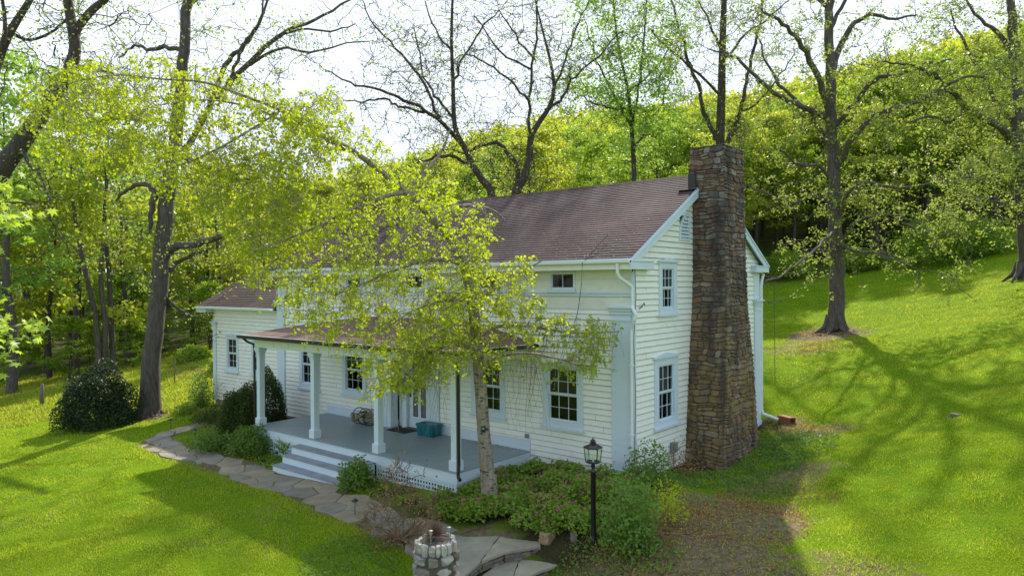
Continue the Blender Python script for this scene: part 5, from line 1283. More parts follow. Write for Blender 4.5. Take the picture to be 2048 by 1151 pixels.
back_tree('tall straight tree with upright forks directly behind the stone chimney', (1440,380), 42, [
    [(1441,330,0,26), (1440,290,0,25), (1441,240,0,24), (1443,180,0,22), (1444,120,0,20), (1446,60,0,18), (1448,0,0,16), (1450,-100,0,11), (1452,-240,0,5)],
    [(1432,280,0,14), (1410,225,0,12), (1395,170,.2,11), (1375,120,.4,9), (1360,60,.6,7), (1345,0,.8,5)], [(1455,285,0,14), (1475,235,0,12), (1490,180,-.2,10), (1502,120,-.4,9), (1520,50,-.6,7), (1530,-20,-.8,4)],
    [(1440,190,0,8), (1400,150,-.6,7), (1350,110,-1,6), (1300,60,-1.4,4)], [(1444,130,0,8), (1480,80,.5,7), (1530,40,1,5), (1580,0,1.3,3)], [(1443,100,0,8), (1420,50,.3,6), (1400,0,.4,4)],
    [(1478,225,0,7), (1520,200,.6,6), (1560,150,1,4), (1590,110,1.2,3)]], M['l_tree'], 4, .8)
back_tree('slender many stemmed tree with fresh green leaves behind the roof beside the chimney', (1265,400), 40, [
    [(1268,345,0,14), (1266,300,0,13), (1262,240,0,11), (1256,180,0,9), (1240,110,0,7), (1230,40,0,5), (1225,-30,0,3)],
    [(1264,260,0,7), (1275,190,.4,6), (1285,120,.6,6), (1290,50,.8,5), (1294,-30,1,3)], [(1262,250,0,7), (1235,200,-.6,6), (1205,150,-1,5), (1185,90,-1.3,4), (1170,40,-1.5,2)],
    [(1265,300,0,6), (1300,250,.5,5), (1330,190,.8,4), (1350,130,1,3)], [(1258,220,0,6), (1215,215,-1,5), (1175,200,-1.8,4), (1150,190,-2.2,2)], [(1260,180,0,6), (1310,140,.4,5), (1340,90,.8,3)]],
    M['l_tree2'], 26, .5, tw=(120, 420), ls=.17, lo=8)
def edge_tree_left():
    T = Tree(); d = 22; b = at(-150, 560, d); b[2] = gz(b[0], b[1]); g = lambda L: [(u, v, d+dz, w) for u, v, dz, w in L]
    T.limb([b, (b+at(-60, 470, d))/2, at(-60, 470, d), at(0, 345, d), at(40, 290, d), at(78, 235, d), at(108, 190, d), at(135, 150, d), at(150, 100, d), at(142, 40, d), at(132, -30, d), at(125, -160, d)], [.42,.40,.36,.30,.27,.25,.23,.21,.17,.15,.13,.06])
    T.px(g([(146,75,0,18), (160,50,.1,16), (185,20,.2,15), (215,-5,.3,12), (260,-50,.4,8)])); T.px(g([(110,190,0,12), (140,140,-.4,12), (175,138,-.6,11), (205,142,-.8,7), (240,150,-1,3)]))
    T.px(g([(-60,470,0,26), (-40,300,.6,22), (-15,160,1,20), (10,85,1.2,17), (35,40,1.4,14), (65,-10,1.6,11), (90,-80,1.8,7)])); T.px(g([(-5,130,1,9), (10,60,.8,8), (5,0,.8,6), (0,-60,.8,4)]))
    T.px(g([(20,65,1.3,8), (60,80,1.6,6), (110,60,1.9,5), (150,20,2.2,3)])); T.px(g([(40,290,0,8), (60,330,-.3,7), (80,350,-.6,5), (100,400,-1,3)]))
    T.grow(np.concatenate([ends(T), near_limbs(T, int(1.5*70), .6, 2.2, .2, .04, lo=5)]), rtip=.015, maxr=.06)
    T.grow(near_limbs(T, int(2.0*300), .3, 1.2, .1, .008, lo=5), rtip=.0085, maxr=.022, m=5, reg=False)
    tips = np.array([p for p, _ in T.tips]); tips = tips[RNG.random(len(tips)) < .75]
    finish_tree(T, 'leaning_tree', 'dark thick tree leaning in from the left edge of the yard', b, M['barkd'], M['l_tree'], clusters(tips, 6, .13), .10)
edge_tree_left()
# --- weeping birch arching over the porch
def poly_pts(poly, n):
    poly = np.array(poly, float); lo, hi = poly.min(0), poly.max(0); out = []
    while len(out) < n:
        q = RNG.uniform(lo, hi); c = False; j = len(poly)-1
        for i in range(len(poly)):
            if (poly[i, 1] > q[1]) != (poly[j, 1] > q[1]) and q[0] < (poly[j, 0]-poly[i, 0])*(q[1]-poly[i, 1])/(poly[j, 1]-poly[i, 1])+poly[i, 0]: c = not c
            j = i
        if c: out.append(q)
    return np.array(out)
def birch():
    T = Tree(); b = gnd(982, 1012); d = dl(b[0], b[1])[0]; g = lambda L: [(u, v, d+dz, w) for u, v, dz, w in L]
    main = [(983,1018,0,46), (979,985,0,34), (972,920,0,28), (966,850,0,26), (961,770,0,25), (955,700,.1,24), (948,630,.1,23), (938,570,.1,22), (925,520,.1,20), (900,475,.1,19), (868,440,0,18), (840,408,-.1,17), (812,382,-.2,15), (775,352,-.3,13), (735,322,-.5,12), (680,286,-.6,9), (620,258,-.8,8), (560,220,-1,6.5), (490,193,-1.2,5.5), (410,165,-1.5,4.5), (320,158,-1.8,3.5), (240,150,-2,2.6), (180,157,-2.1,2), (120,172,-2.2,1.5)]
    T.px(g(main))
    T.px(g([(690,300,-.6,7), (640,272,-.3,6), (590,255,-.1,6), (530,225,0,5), (460,205,.1,4), (380,200,.2,3), (300,215,.3,2)]))
    T.px(g([(815,384,-.2,11), (785,388,-.6,10), (752,400,-1,8), (700,420,-1.5,7), (640,450,-2,5), (570,480,-2.4,4), (510,500,-2.6,3)]))
    T.px(g([(812,382,-.2,9), (838,355,.3,8), (865,328,.6,7), (885,300,.8,5), (900,260,1,3)]))
    T.px(g([(930,535,.1,10), (900,520,-.5,9), (850,520,-1,8), (790,540,-1.4,6), (730,565,-1.8,5), (670,590,-2.2,3)]))
    T.px(g([(945,610,.1,8), (975,585,.5,8), (1010,560,.9,6), (1050,540,1.1,4), (1085,520,1.2,3)]))
    T.px(g([(952,680,.1,8), (985,655,.3,8), (1030,650,.5,7), (1080,655,.7,5), (1140,665,.8,4), (1200,665,.9,3), (1238,662,1,2)]))
    T.px(g([(958,740,.1,6), (990,715,-.4,6), (1050,705,-.7,5), (1110,715,-.8,4), (1160,730,-.8,3)]))
    T.px(g([(946,600,.1,7), (900,600,-.8,7), (840,615,-1.4,5), (780,650,-1.8,4), (730,690,-2,3)]))
    T.px(g([(955,700,.1,6), (915,690,-.6,6), (870,700,-1,5), (830,730,-1.3,4), (800,770,-1.4,3)]))
    T.px(g([(868,440,0,9), (900,420,.7,8), (940,410,1.2,6), (985,420,1.6,4), (1010,440,1.8,3)]))
    T.px(g([(560,222,-1,5), (500,260,-1.6,5), (430,300,-2,4), (360,330,-2.2,3), (300,350,-2.4,2)]))
    roots(T, b, .17, 5)
    regions = [([(45,170), (120,125), (200,105), (330,112), (480,140), (620,210), (690,290), (640,310), (560,330), (460,300), (340,290), (200,320), (110,320), (60,260)], 560, -2.4, .3),
               ([(300,260), (450,290), (600,330), (640,420), (560,470), (480,500), (430,420), (320,360)], 330, -2.6, .0),
               ([(560,180), (660,175), (740,260), (800,310), (860,320), (930,380), (985,430), (960,560), (880,640), (760,620), (600,560), (490,560), (520,440), (560,330)], 800, -2.6, 1.2),
               ([(480,520), (760,600), (900,640), (900,720), (800,760), (740,790), (700,700), (560,620)], 190, -2.4, .0),
               ([(940,480), (1000,520), (1075,480), (1060,560), (1090,620), (1240,640), (1240,680), (1180,740), (1060,720), (960,740), (930,600)], 270, -.6, 1.2),
               ([(860,560), (960,560), (960,690), (900,740), (820,700)], 140, -1.5, .5),
               ([(780,640), (880,680), (860,770), (780,780)], 70, -1.6, -.6)]
    tg = []
    for poly, n, z0, z1 in regions:
        q = poly_pts(poly, n); tg.append(np.array([at(u, v, d+RNG.uniform(z0, z1)) for u, v in q]))
    tg = np.concatenate(tg)
    T.grow(tg, rtip=.005, maxr=.024, bend=.22, grav=.12, fr=.010)
    # hanging whips
    tips = [p for p, _ in T.tips]; whip, wl = [], []
    for p in tips:
        for _ in range(2):
            L = RNG.uniform(.12, .55); s = RNG.normal(size=3)*.12; q = p+s*.4+np.array([s[0], s[1], -L]); P = bez(p, q, np.array([s[0]*.8, s[1]*.8, .05]), 4, .03); T.p.append(P); T.r.append(np.linspace(.0045, .003, 4)); whip.append(P)
    for (u, v, n) in ((1060, 720, 26), (1010, 730, 8), (870, 740, 10), (790, 760, 6)):   # bare drooping twigs before the wall
        for _ in range(n):
            a = at(u+RNG.normal()*14, v+RNG.normal()*8, d+RNG.uniform(-.3, .3)); L = RNG.uniform(.4, 2.0); e = a+np.array([RNG.normal()*.25, RNG.normal()*.2, -L]); T.p.append(bez(a, e, RNG.normal(size=3)*.15, 7, .02)); T.r.append(np.linspace(.005, .002, 7))
    P = np.concatenate(whip); K = P[RNG.integers(0, len(P), 9600)]+RNG.normal(size=(9600, 3))*.02; C = np.repeat(K, 5, 0)+RNG.normal(size=(48000, 3))*.038
    E_ = np.array([p[-1] for p in T.p[-1]*0]) if False else None
    t = finish_tree(T, 'birch_tree', 'slender birch arching left over the porch with drooping yellow green leaves', b, M['barkb'], M['l_birch'], C, .074, droop=.55, aspect=.72)
    bc = at(967, 857, d-.13); birch_box(bc)
birch()
# --- maple with big leaves reaching in from the left edge
def maple():
    d = 7.0; T = Tree(); b = at(-900, 700, 9.0); b[2] = gz(b[0], b[1]); t0 = at(-820, 200, 9.0)
    T.limb([b, (b+t0)/2, t0, t0+[0,0,3]], [.2,.17,.13,.05])
    T.px([(-860,560,9,34), (-500,500,8,20), (-200,440,7.2,12), (-60,415,7,8), (30,405,7,5), (80,410,7,3)]); T.px([(-860,640,9,30), (-500,640,8,18), (-200,650,7.2,10), (-60,650,7,7), (40,655,7,4), (95,660,7,2)])
    T.px([(-820,300,9,30), (-500,260,8.4,20), (-250,300,8,10)])
    q = np.concatenate([poly_pts([(-160,370), (0,360), (40,375), (95,410), (112,440), (60,450), (0,470), (-160,480)], 22), poly_pts([(-160,600), (0,610), (70,640), (98,665), (90,690), (40,690), (0,720), (-160,740)], 20)])
    T.grow([at(u, v, 7+RNG.uniform(-.5, .5)) for u, v in q], rtip=.003, maxr=.012)
    far = at(-760, 450, 8.7)+RNG.normal(size=(120, 3))*[1.3,1.3,1.4]+[0,0,.8]; T.grow(far, rtip=.004, maxr=.02)
    C = clusters(np.array([p for p, _ in T.tips]), 15, .11)
    a = [0, 28, 45, 62, 90]; prof = []
    for ang, r in ((-90,.12), (-60,.55), (-35,.35), (-12,.85), (8,.42), (30,.62), (45,.95), (62,.48), (78,.65), (90,1.1)): prof.append((math.cos(R_(ang))*r, math.sin(R_(ang))*r))
    prof = prof+[(-x, y) for x, y in prof[-2:0:-1]]; n = len(prof); prof = np.array(prof)*.5
    V = []; F = []
    for i, c in enumerate(C):
        tip = RNG.normal(size=3); tip[2] = tip[2]*.3-.55; tip /= np.linalg.norm(tip); s = np.cross(tip, RNG.normal(size=3)*.5+[0,0,1.]); s /= np.linalg.norm(s); nn = np.cross(s, tip); sz = RNG.uniform(.09, .16)
        V.append(c+tip*sz*.1); m_ = len(V)-1
        for x, y in prof: V.append(c+(s*x+tip*y+nn*(-.25*abs(x)))*sz)
        F += [(m_, m_+1+k, m_+1+(k+1) % n) for k in range(n)]
    t = tag(empty('maple_tree', b), 'maple branches with large bright green leaves reaching in from the left edge', 'tree')
    T.p = [p-b for p in T.p]; T.mesh('trunk', M['bark'], t); link('crown', np_mesh('crown', np.array(V)-b, F), M['l_maple'], t)
maple()

# ------------------------------------------------------------------ woods
def wood_proto(name, H, r, cb, nleaf, lsz, leaf, bark, seed, stems=1, nb=46, flat=.35, lean=.3):
    global RNG
    keep = RNG; RNG = np.random.default_rng(seed); T = Tree()
    for s in range(stems):
        off = RNG.normal(size=2)*(.25 if stems > 1 else 0); ln = RNG.normal(size=2)*lean*(1.6 if stems > 1 else 1); h = H*RNG.uniform(.85, 1)
        pts = [[off[0], off[1], -.4]]+[[off[0]+ln[0]*t*h/8+RNG.normal()*.12, off[1]+ln[1]*t*h/8+RNG.normal()*.12, h*t] for t in (.2, .4, .6, .8, 1.0)]
        T.limb(pts, np.array([1.25, 1, .85, .65, .38, .08])*(.0125*H)*(1 if stems == 1 else .75))
    n = nb; z = cb*H+(H-cb*H)*RNG.random(n)**.9; f = np.clip((z-cb*H)/(H-cb*H), 0, 1); rr = r*(np.sin(np.pi*np.clip(f*.85+.12, 0, 1))**.7)*RNG.uniform(.45, 1.05, n); a = RNG.random(n)*6.283
    T.grow(np.stack([rr*np.cos(a), rr*np.sin(a), z+rr*.35], 1), rtip=.012, maxr=.06, fr=.014)
    N = np.concatenate(T.N); NR = np.concatenate(T.NR); ok = (N[:, 2] > cb*H*.85) & (NR < .06); N = N[ok]; k = RNG.integers(0, len(N), n*3); T.grow(N[k]+rvec(n*3)*[1,1,.6]*RNG.uniform(.4, 1.1, n*3)[:, None], rtip=.008, maxr=.02, m=4, reg=False)
    tips = np.array([p for p, _ in T.tips]); C = clusters(tips, max(1, int(nleaf/len(tips))), r*.105, flat)
    t = empty(name, (0,0,0)); T.mesh('trunk', bark, t, 7, 3); leaf_obj('crown', C, lsz, leaf, t, .25, .7)
    RNG = keep; return t
PROTO = {
 'G': wood_proto('woodland_tree', 15, 2.9, .45, 4200, .24, M['l_wood'], M['barkd'], 17, nb=40, flat=.3),
 'A': wood_proto('woodland_tree', 15, 3.3, .28, 6500, .26, M['l_wood'], M['barkd'], 11),
 'B': wood_proto('woodland_tree', 15, 3.6, .22, 7000, .26, M['l_yel'], M['barkd'], 12, nb=52),
 'C': wood_proto('woodland_tree', 16, 3.6, .22, 3600, .24, M['l_tree2'], M['bark'], 13, nb=50),
 'D': wood_proto('woodland_tree', 8, 3.0, .08, 6500, .22, M['l_wood'], M['barkd'], 14, stems=2, nb=44, flat=.25),
 'E': wood_proto('woodland_tree', 16, 3.2, .15, 6000, .26, M['l_yel'], M['bark'], 15, stems=3, nb=54),
 'F': wood_proto('woodland_tree', 15, 3.8, .30, 7500, .27, M['l_wood'], M['barkd'], 16, nb=60, flat=.3)}
WL = {'G': 'thin straight dark tree with a high leafy crown in the woods', 'A': 'slender dark trunked tree with mid green leaves standing in the woods', 'B': 'yellow green leafy tree standing in the woods', 'C': 'grey sparsely leaved tree standing in the woods',
      'D': 'low two stemmed leafy tree in the woodland understory', 'E': 'several stemmed tree with yellow green leaves in the woods', 'F': 'full crowned dark green tree standing in the woods'}
USED = set()
def put(kind, x, y, s, rz=None, h=None):
    pr = PROTO[kind]
    if kind in USED: o = copy_tree(pr)
    else: o = pr; USED.add(kind)
    o.location = (x, y, gz(x, y)-.1); o.rotation_euler = (0, 0, random.uniform(0, 6.28) if rz is None else rz); sz = s if h is None else h
    o.scale = (s, s, sz); tag(o, WL[kind], 'tree', 'trees of the woods: '+WL[kind].split(' standing')[0]); return o
CU = [-300,0,150,430,600,820,1000,1100,1350,1600,1800,2048,2400]; CVN = [60,60,60,330,360,330,290,265,230,205,150,40,0]
def crest_v(u): return float(np.interp(u, CU, CVN))
placed = []
rnd = random.Random(5)
def try_put(th, r, kinds, wts, spacing, smin=.75, smax=1.15, free=False):
    a = R_(th); D, L = r*math.cos(a), r*math.sin(a)
    x = CAM[0]+D*math.cos(_y)+L*math.sin(_y); y = CAM[1]+D*math.sin(_y)-L*math.cos(_y)
    if any((x-p[0])**2+(y-p[1])**2 < spacing**2 for p in placed): return False
    e_ = float(np.interp(th, EDGE_T, EDGE_R))
    if th > 8 and r < e_+9: kinds, wts, smin, smax = 'DGGB', (1,3,3,1), .55, .85
    k = rnd.choices(kinds, wts)[0]; s = rnd.uniform(smin, smax); H = {'A':15,'B':15,'C':16,'D':8,'E':16,'F':15,'G':15}[k]
    if not free:
        u = 1024+FPX*L/D; zmax = CAM[2]+(571-crest_v(u)+rnd.uniform(-25, 10))/FPX*D; hmax = (zmax-gz(x, y))/H
        if hmax < .3: return False
        s = min(s, hmax*1.0)
    if s < .45: k = 'D' if s*H/8 > .5 else k; s = max(s*H/8 if k == 'D' else s, .4)
    placed.append((x, y)); put(k, x, y, s); return True
n = 0
for _ in range(2600):
    th = rnd.uniform(-41, 41); e = float(np.interp(th, EDGE_T, EDGE_R)); q = rnd.random()**1.5; r = e+(1 if th < 10 else 4.5)+q*58
    if th < -16: ks, ws, sp = 'CDEGB', (2.4,1.4,2.2,1.0,1.0), 4.6
    elif th < 12: ks, ws, sp = 'ABDEF', (1,2,1.6,1,1), 3.6
    else: ks, ws, sp = 'ABDFG', (2,1.6,1.0,1.4,2.4), 2.7
    if try_put(th, r, ks, ws, sp+q*1.4): n += 1
    if n >= 250: break
for _ in range(700):      # leafy understory along the near edge of the left woods
    th = rnd.uniform(-41, -17); e = float(np.interp(th, EDGE_T, EDGE_R))
    if sum(1 for p in placed if p[0] < -60) > 400: break
    if try_put(th, e+rnd.uniform(-4, 12), 'D', (1,), 3.4, .4, .75) and len(placed) > 300: break
# a few nearer trees on the left
for u, d, k, s in ((148,47,'C',1.25), (212,44,'E',1.1), (20,40,'C',1.2), (90,52,'F',1.1), (385,60,'C',.9), (255,50,'C',1.0), (60,58,'E',1.2), (-120,42,'F',1.1)):
    p = at(u, 600, d); put(k, p[0], p[1], s)
# far hillside: one mass of crowns
def far_woods():
    C_all, S = [], []
    V, F, nn = [], [], 0
    rg = np.random.default_rng(3); pts = []
    while len(pts) < 2100:
        th = rg.uniform(-48, 50); r = 92+130*rg.random()**.8; pts.append((th, r))
    for th, r in pts:
        a = R_(th); D, L = r*math.cos(a), r*math.sin(a); x = CAM[0]+D*math.cos(_y)+L*math.sin(_y); y = CAM[1]+D*math.sin(_y)-L*math.cos(_y)
        C_all.append((x, y, th)); S.append(r)
    C_all = np.array(C_all); Z = ground(C_all[:, 0], C_all[:, 1]); Cs = []
    for (x, y, th), z in zip(C_all, Z):
        h = rg.uniform(8, 12); R1 = rg.uniform(3.0, 4.6); k = 100; d = rg.normal(size=(k, 3)); d /= np.linalg.norm(d, axis=1)[:, None]; d[:, 2] = np.abs(d[:, 2])*1.0-.25
        lob = 1+.25*np.sin(d[:, 0]*4+x)*np.cos(d[:, 1]*5+y); P = d*R1*(lob*rg.uniform(.75, 1.0, k))[:, None]; P[:, 2] = P[:, 2]*1.15+h; P[:, 0] += x; P[:, 1] += y; P[:, 2] += z; Cs.append(P)
    Vq, Fq = leaf_quads(np.concatenate(Cs), .85, .2, .8)
    o = link('distant_woods', np_mesh('distant_woods', Vq, Fq), M['l_yel']); tag(o, 'yellow green spring woods covering the far hillside', 'woods', kind='stuff')
far_woods()
def shrub(name, label, base, R, H, nleaf, lsz, leaf, cat='shrub', stems=26, twig='twig', shell=.5, droop=.1, group=None, low=.0, squash=1.0, lumps=5, twigs=2, flowers=None, rad=.012, aspect=.62):
    b = np.asarray(base, float); T = Tree(); T.limb([[0,0,-.1], [0,0,.06]], [rad*1.6, rad*1.4]); ph = RNG.uniform(0, 6, 4)
    def shape(n, lo=.0):
        d = rvec(n); d[:, 2] = np.abs(d[:, 2])*(1-low)-low*.0; k = 1+.16*np.sin(d[:, 0]*lumps+ph[0])*np.cos(d[:, 1]*lumps+ph[1])+.08*np.sin(9*d[:, 2]+ph[2]+7*d[:, 0]); return d, k
    d, k = shape(stems); T.grow(d*[R, R*squash, H]*(k*.8)[:, None]+[0,0,.02], rtip=.004 if rad < .018 else .007, maxr=rad, fr=.02)
    if twigs: N = np.concatenate(T.N); q = RNG.integers(0, len(N), stems*twigs); v = rvec(stems*twigs); v[:, 2] = np.abs(v[:, 2]); T.grow(N[q]+v*R*.3, rtip=.0025 if rad < .018 else .005, maxr=.006 if rad < .018 else .009, m=4, reg=False)
    t = tag(empty(name, b), label, cat, group); T.mesh('stem', M[twig], t, 6, 4)
    if nleaf:
        d, k = shape(nleaf); rr = (1-shell*RNG.random(nleaf)**1.6)
        P = d*[R, R*squash, H]*(k*rr)[:, None]; P[:, 2] += .04+.03*RNG.normal(size=nleaf); leaf_obj('foliage', P, lsz, leaf, t, droop, aspect)
    if flowers:
        n, fs, fm = flowers; d, k = shape(n); leaf_obj('blossoms', d*[R, R*squash, H]*k[:, None]*1.02+[0,0,.03], fs, fm, t, .3)['kind'] = 'stuff'
    return t
G = gnd
p = G(190, 858); shrub('yew_bush', 'large dark evergreen bush on the left lawn in front of the woods', p+[-.6,.35,0], 1.38, 2.25, 24000, .085, M['l_dark'], stems=40, shell=.45, droop=-.2)
p = np.array([-13.75,-2.55,gz(-13.75,-2.55)]); shrub('boxwood', 'large rounded dark green boxwood at the left end of the porch', p, .80, 1.75, 18000, .062, M['l_box'], shell=.25, stems=24)
p = np.array([-14.6,-1.15,gz(-14.6,-1.15)]); shrub('boxwood', 'smaller rounded dark boxwood between the porch end and the shovel', p, .62, 1.9, 12000, .062, M['l_box'], shell=.25, stems=20)
p = G(505, 905); shrub('flowering_shrub', 'low dark green shrub with a few pink flowers left of the porch steps', p, .78, .82, 5200, .07, M['l_shrub'], shell=.6, flowers=(26, .06, M['pink']))
p = G(432, 898); shrub('flowering_shrub', 'sprawling light green shrub with pink buds inside the bend of the path', p, .85, .55, 2600, .07, M['l_shrub'], shell=.8, flowers=(24, .06, M['pink']))
p = G(712, 975); shrub('peony_plant', 'leafy green plant with a purple flower at the right end of the porch steps', p, .48, .70, 1900, .095, M['l_shrub'], shell=.8, flowers=(3, .08, M['pink']))
p = G(402, 815); shrub('upright_shrub', 'upright twiggy green shrub at the left corner of the wing', p, .55, 1.55, 3200, .07, M['l_shrub'], shell=.9, stems=46, droop=-.6)
p = G(372, 826); shrub('low_shrub', 'low green shrub at the foot of the upright twiggy shrub', p, .55, .42, 1500, .06, M['l_blue'], shell=.8)
p = np.array([-17.6,-.75,gz(-17.6,-.75)]); shrub('bare_rhododendron', 'bare crooked grey shrub against the wing wall below the windows', p, 1.05, 1.55, 260, .06, M['l_brown'], stems=16, twigs=3, rad=.03, twig='barkd')
p = np.array([-17.3,-1.9,gz(-17.3,-1.9)]); shrub('low_shrub', 'low dark evergreen shrub in front of the wing foundation', p, .75, .45, 3200, .05, M['l_box'], shell=.6)
p = G(800, 1092); shrub('bare_bush', 'leafless tan bush with a few orange dry leaves beside the stone planter', p+[-.1,.1,0], .92, 1.75, 260, .07, M['l_brown'], stems=110, twigs=6, shell=.4, rad=.03, twig='twig')
p = G(1262, 1100); shrub('green_bush', 'loose green bush to the right of the lamp post', p, .60, 1.35, 2300, .08, M['l_shrub'], stems=26, twigs=2, shell=.75, droop=.0)
p = G(1335, 1050); shrub('golden_bush', 'small golden green bush just right of the loose green bush', p+[0,0,.1], .42, .80, 620, .06, M['l_gold'], shell=.6)
p = np.array([.65,-.35,gz(.65,-.35)]); shrub('corner_shrub', 'thin leafy shrub against the house corner and downspout', p, .60, .95, 1600, .07, M['l_shrub'], shell=.85, stems=30, droop=-.2)
p = np.array([.55,1.5,gz(.55,1.5)]); shrub('twiggy_bush', 'brownish twiggy bush below the gable window', p, .6, .85, 500, .05, M['l_brown'], shell=.8, stems=34, twigs=4)
p = G(575, 912); shrub('iris_clump', 'clump of long narrow leaves in front of the porch lattice', p, .22, .35, 150, .5, M['l_blue'], shell=.95, stems=8, droop=-.8, aspect=.09)
for u, v, R, H, lab in ((1870,527,2.6,3.1,'dense rounded green bush at the edge of the right lawn'), (1575,556,2.0,2.0,'pale green bush at the wood edge beside the gable end'), (1960,510,2.4,2.2,'spreading green bush near the far right lawn edge'),
                        (1720,540,1.6,1.4,'small green bush between trunks at the edge of the right lawn'), (45,700,2.6,2.4,'wide leafy bush at the left edge of the field'), (205,700,1.9,1.6,'leafy bush behind the dark evergreen'), (465,735,1.2,1.0,'small leafy bush beyond the wing corner'), (385,722,1.0,.8,'weedy bush in the field between the big tree and the wing')):
    p = G(u, v); shrub('wood_edge_bush', lab, p, R, H, int(2600*R), .17, M['l_wood'], shell=.55, stems=22, lumps=7)
# low planting beds
STEP_Y = float(at_z(1000, 1066, -.6)[1])
def bed():
    Cs, Fl = [], []; rg = RNG
    cl = []
    for bx, by, br in [(-1.6,-1.9,1.5), (-.9,-3.3,1.5), (.6,-3.0,1.2), (-2.3,-3.7,1.0), (.4,-1.6,1.1), (-.2,-4.6,.6), (-2.9,-1.6,.6)]+[tuple(gnd(u, v)[:2])+(q_,) for u, v, q_ in ((900,1015,.55), (960,1040,.6), (1040,1045,.6), (1000,1010,.6), (870,985,.5), (1110,1035,.5), (930,985,.6))]:
        for _ in range(int(9*br*br)+2):
            a = rg.random()*6.28; r = br*math.sqrt(rg.random()); cl.append((bx+r*math.cos(a), by+r*math.sin(a)))
    cl = [c for c in cl if c[1] < -.35 and c[1] > STEP_Y and not (c[0] < -3.0 and c[1] > -3.1) and path_dist(np.array([c[0]]), np.array([c[1]]))[0] > .2 and math.hypot(c[0]-dlp[0], c[1]-dlp[1]) > .3 and (c[1] > dlp[1]+.25 or abs(c[0]-dlp[0]) > .8)]
    for cx, cy in cl:
        h = rg.uniform(.2, .44); R = rg.uniform(.28, .45); z = gz(cx, cy); k = 330
        a = rg.random(k)*6.28; t = np.sqrt(rg.random(k)); x = cx+R*t*np.cos(a); y = cy+R*t*np.sin(a); zz = z+h*(1-.55*t*t)*rg.uniform(.55, 1.05, k); Cs.append(np.stack([x, y, zz], 1))
        m_ = rg.integers(2, 9); a = rg.random(m_)*6.28; Fl.append(np.stack([cx+R*.8*np.cos(a), cy+R*.8*np.sin(a), z+h*rg.uniform(.8, 1.15, m_)], 1))
    o = leaf_obj('bleeding_heart_bed', np.concatenate(Cs), .085, M['l_blue'], None, .12, .7, .5); tag(o, 'dense bed of green bleeding heart foliage round the birch trunk', 'flower bed', kind='stuff')
    Fl = np.concatenate(Fl); o2 = leaf_obj('pink_blossoms', np.repeat(Fl, 3, 0)+RNG.normal(size=(len(Fl)*3, 3))*.02, .045, M['pink'], o, .5)
dlp = gnd(1187, 1088)
bed()
def scatter_cover(name, label, cat, areas, size, mat, hmax, per, droop=.1, aspect=.7):
    Cs = []
    for x, y, r in areas:
        k = int(per*r*r); a = RNG.random(k)*6.28; t = np.sqrt(RNG.random(k))*r; X, Y = x+t*np.cos(a), y+t*np.sin(a); ok = (path_dist(X, Y) > .0) & ~((X > -15.8) & (X < .1) & (Y > -.1) & (Y < 8.4)) & ~((X > PX0-.1) & (X < PX1+.1) & (Y > PY-.05) & (Y < .1)) & ~((X > -9.95) & (X < -6.2) & (Y > -3.95) & (Y < -2))
        X, Y = X[ok], Y[ok]; n1 = .5+.5*np.sin(X*5+np.sin(Y*4)*2)*np.cos(Y*6); Cs.append(np.stack([X, Y, ground(X, Y)+hmax*n1*RNG.random(len(X))], 1))
    o = leaf_obj(name, np.concatenate(Cs), size, mat, None, droop, aspect); tag(o, label, cat, kind='stuff'); return o
q = [tuple(G(u, v)[:2])+(r,) for u, v, r in ((1560,880,1.0), (1590,900,1.1), (1540,930,.9), (1620,880,.8), (1230,1040,.7), (1180,1130,.8), (1520,980,.8), (1300,1120,.6), (700,1120,1.0), (1400,960,.9), (1470,960,.8))]
scatter_cover('ground_cover', 'low leafy weeds on the bare ground around the bushes and chimney foot', 'ground cover', q+[(1.9,3.5,1.0), (1.7,5.5,.8), (.9,.4,.6)], .06, M['l_shrub'], .16, 1300)
scatter_cover('ground_cover', 'thin patches of grass and weeds over the bare soil at the right foreground', 'ground cover', [tuple(G(u, v)[:2])+(r,) for u, v, r in ((1380,1080,1.7), (1500,1030,1.5), (1260,1130,1.2), (1560,980,1.4), (1450,1140,1.4), (1650,1130,1.0), (1420,960,1.2), (1640,700,1.6))], .07, M['l_grass'], .09, 200, droop=-.5, aspect=.25)
scatter_cover('ground_cover', 'low mixed green plants in the bed between porch and path', 'ground cover', [(-12.6,-4.0,1.1), (-11.2,-3.7,.9), (-10.3,-3.4,.5), (-14.6,-3.2,1.2), (-16.3,-2.2,1.3), (-5.6,-3.5,.55), (-4.5,-3.7,.6), (-16.5,-1.0,1.0), (-13,-1,.6)], .055, M['l_blue'], .20, 1300)
scatter_cover('leaf_litter', 'scattered dry brown leaves on the bare soil at the right foreground', 'leaf litter', [tuple(G(u, v)[:2])+(r,) for u, v, r in ((1380,1080,1.8), (1480,1040,1.4), (1240,1110,1.2), (1550,1000,1.3), (1660,690,1.3), (1640,665,1.2), (1590,860,.8))], .055, M['l_brown'], .015, 900, droop=0)
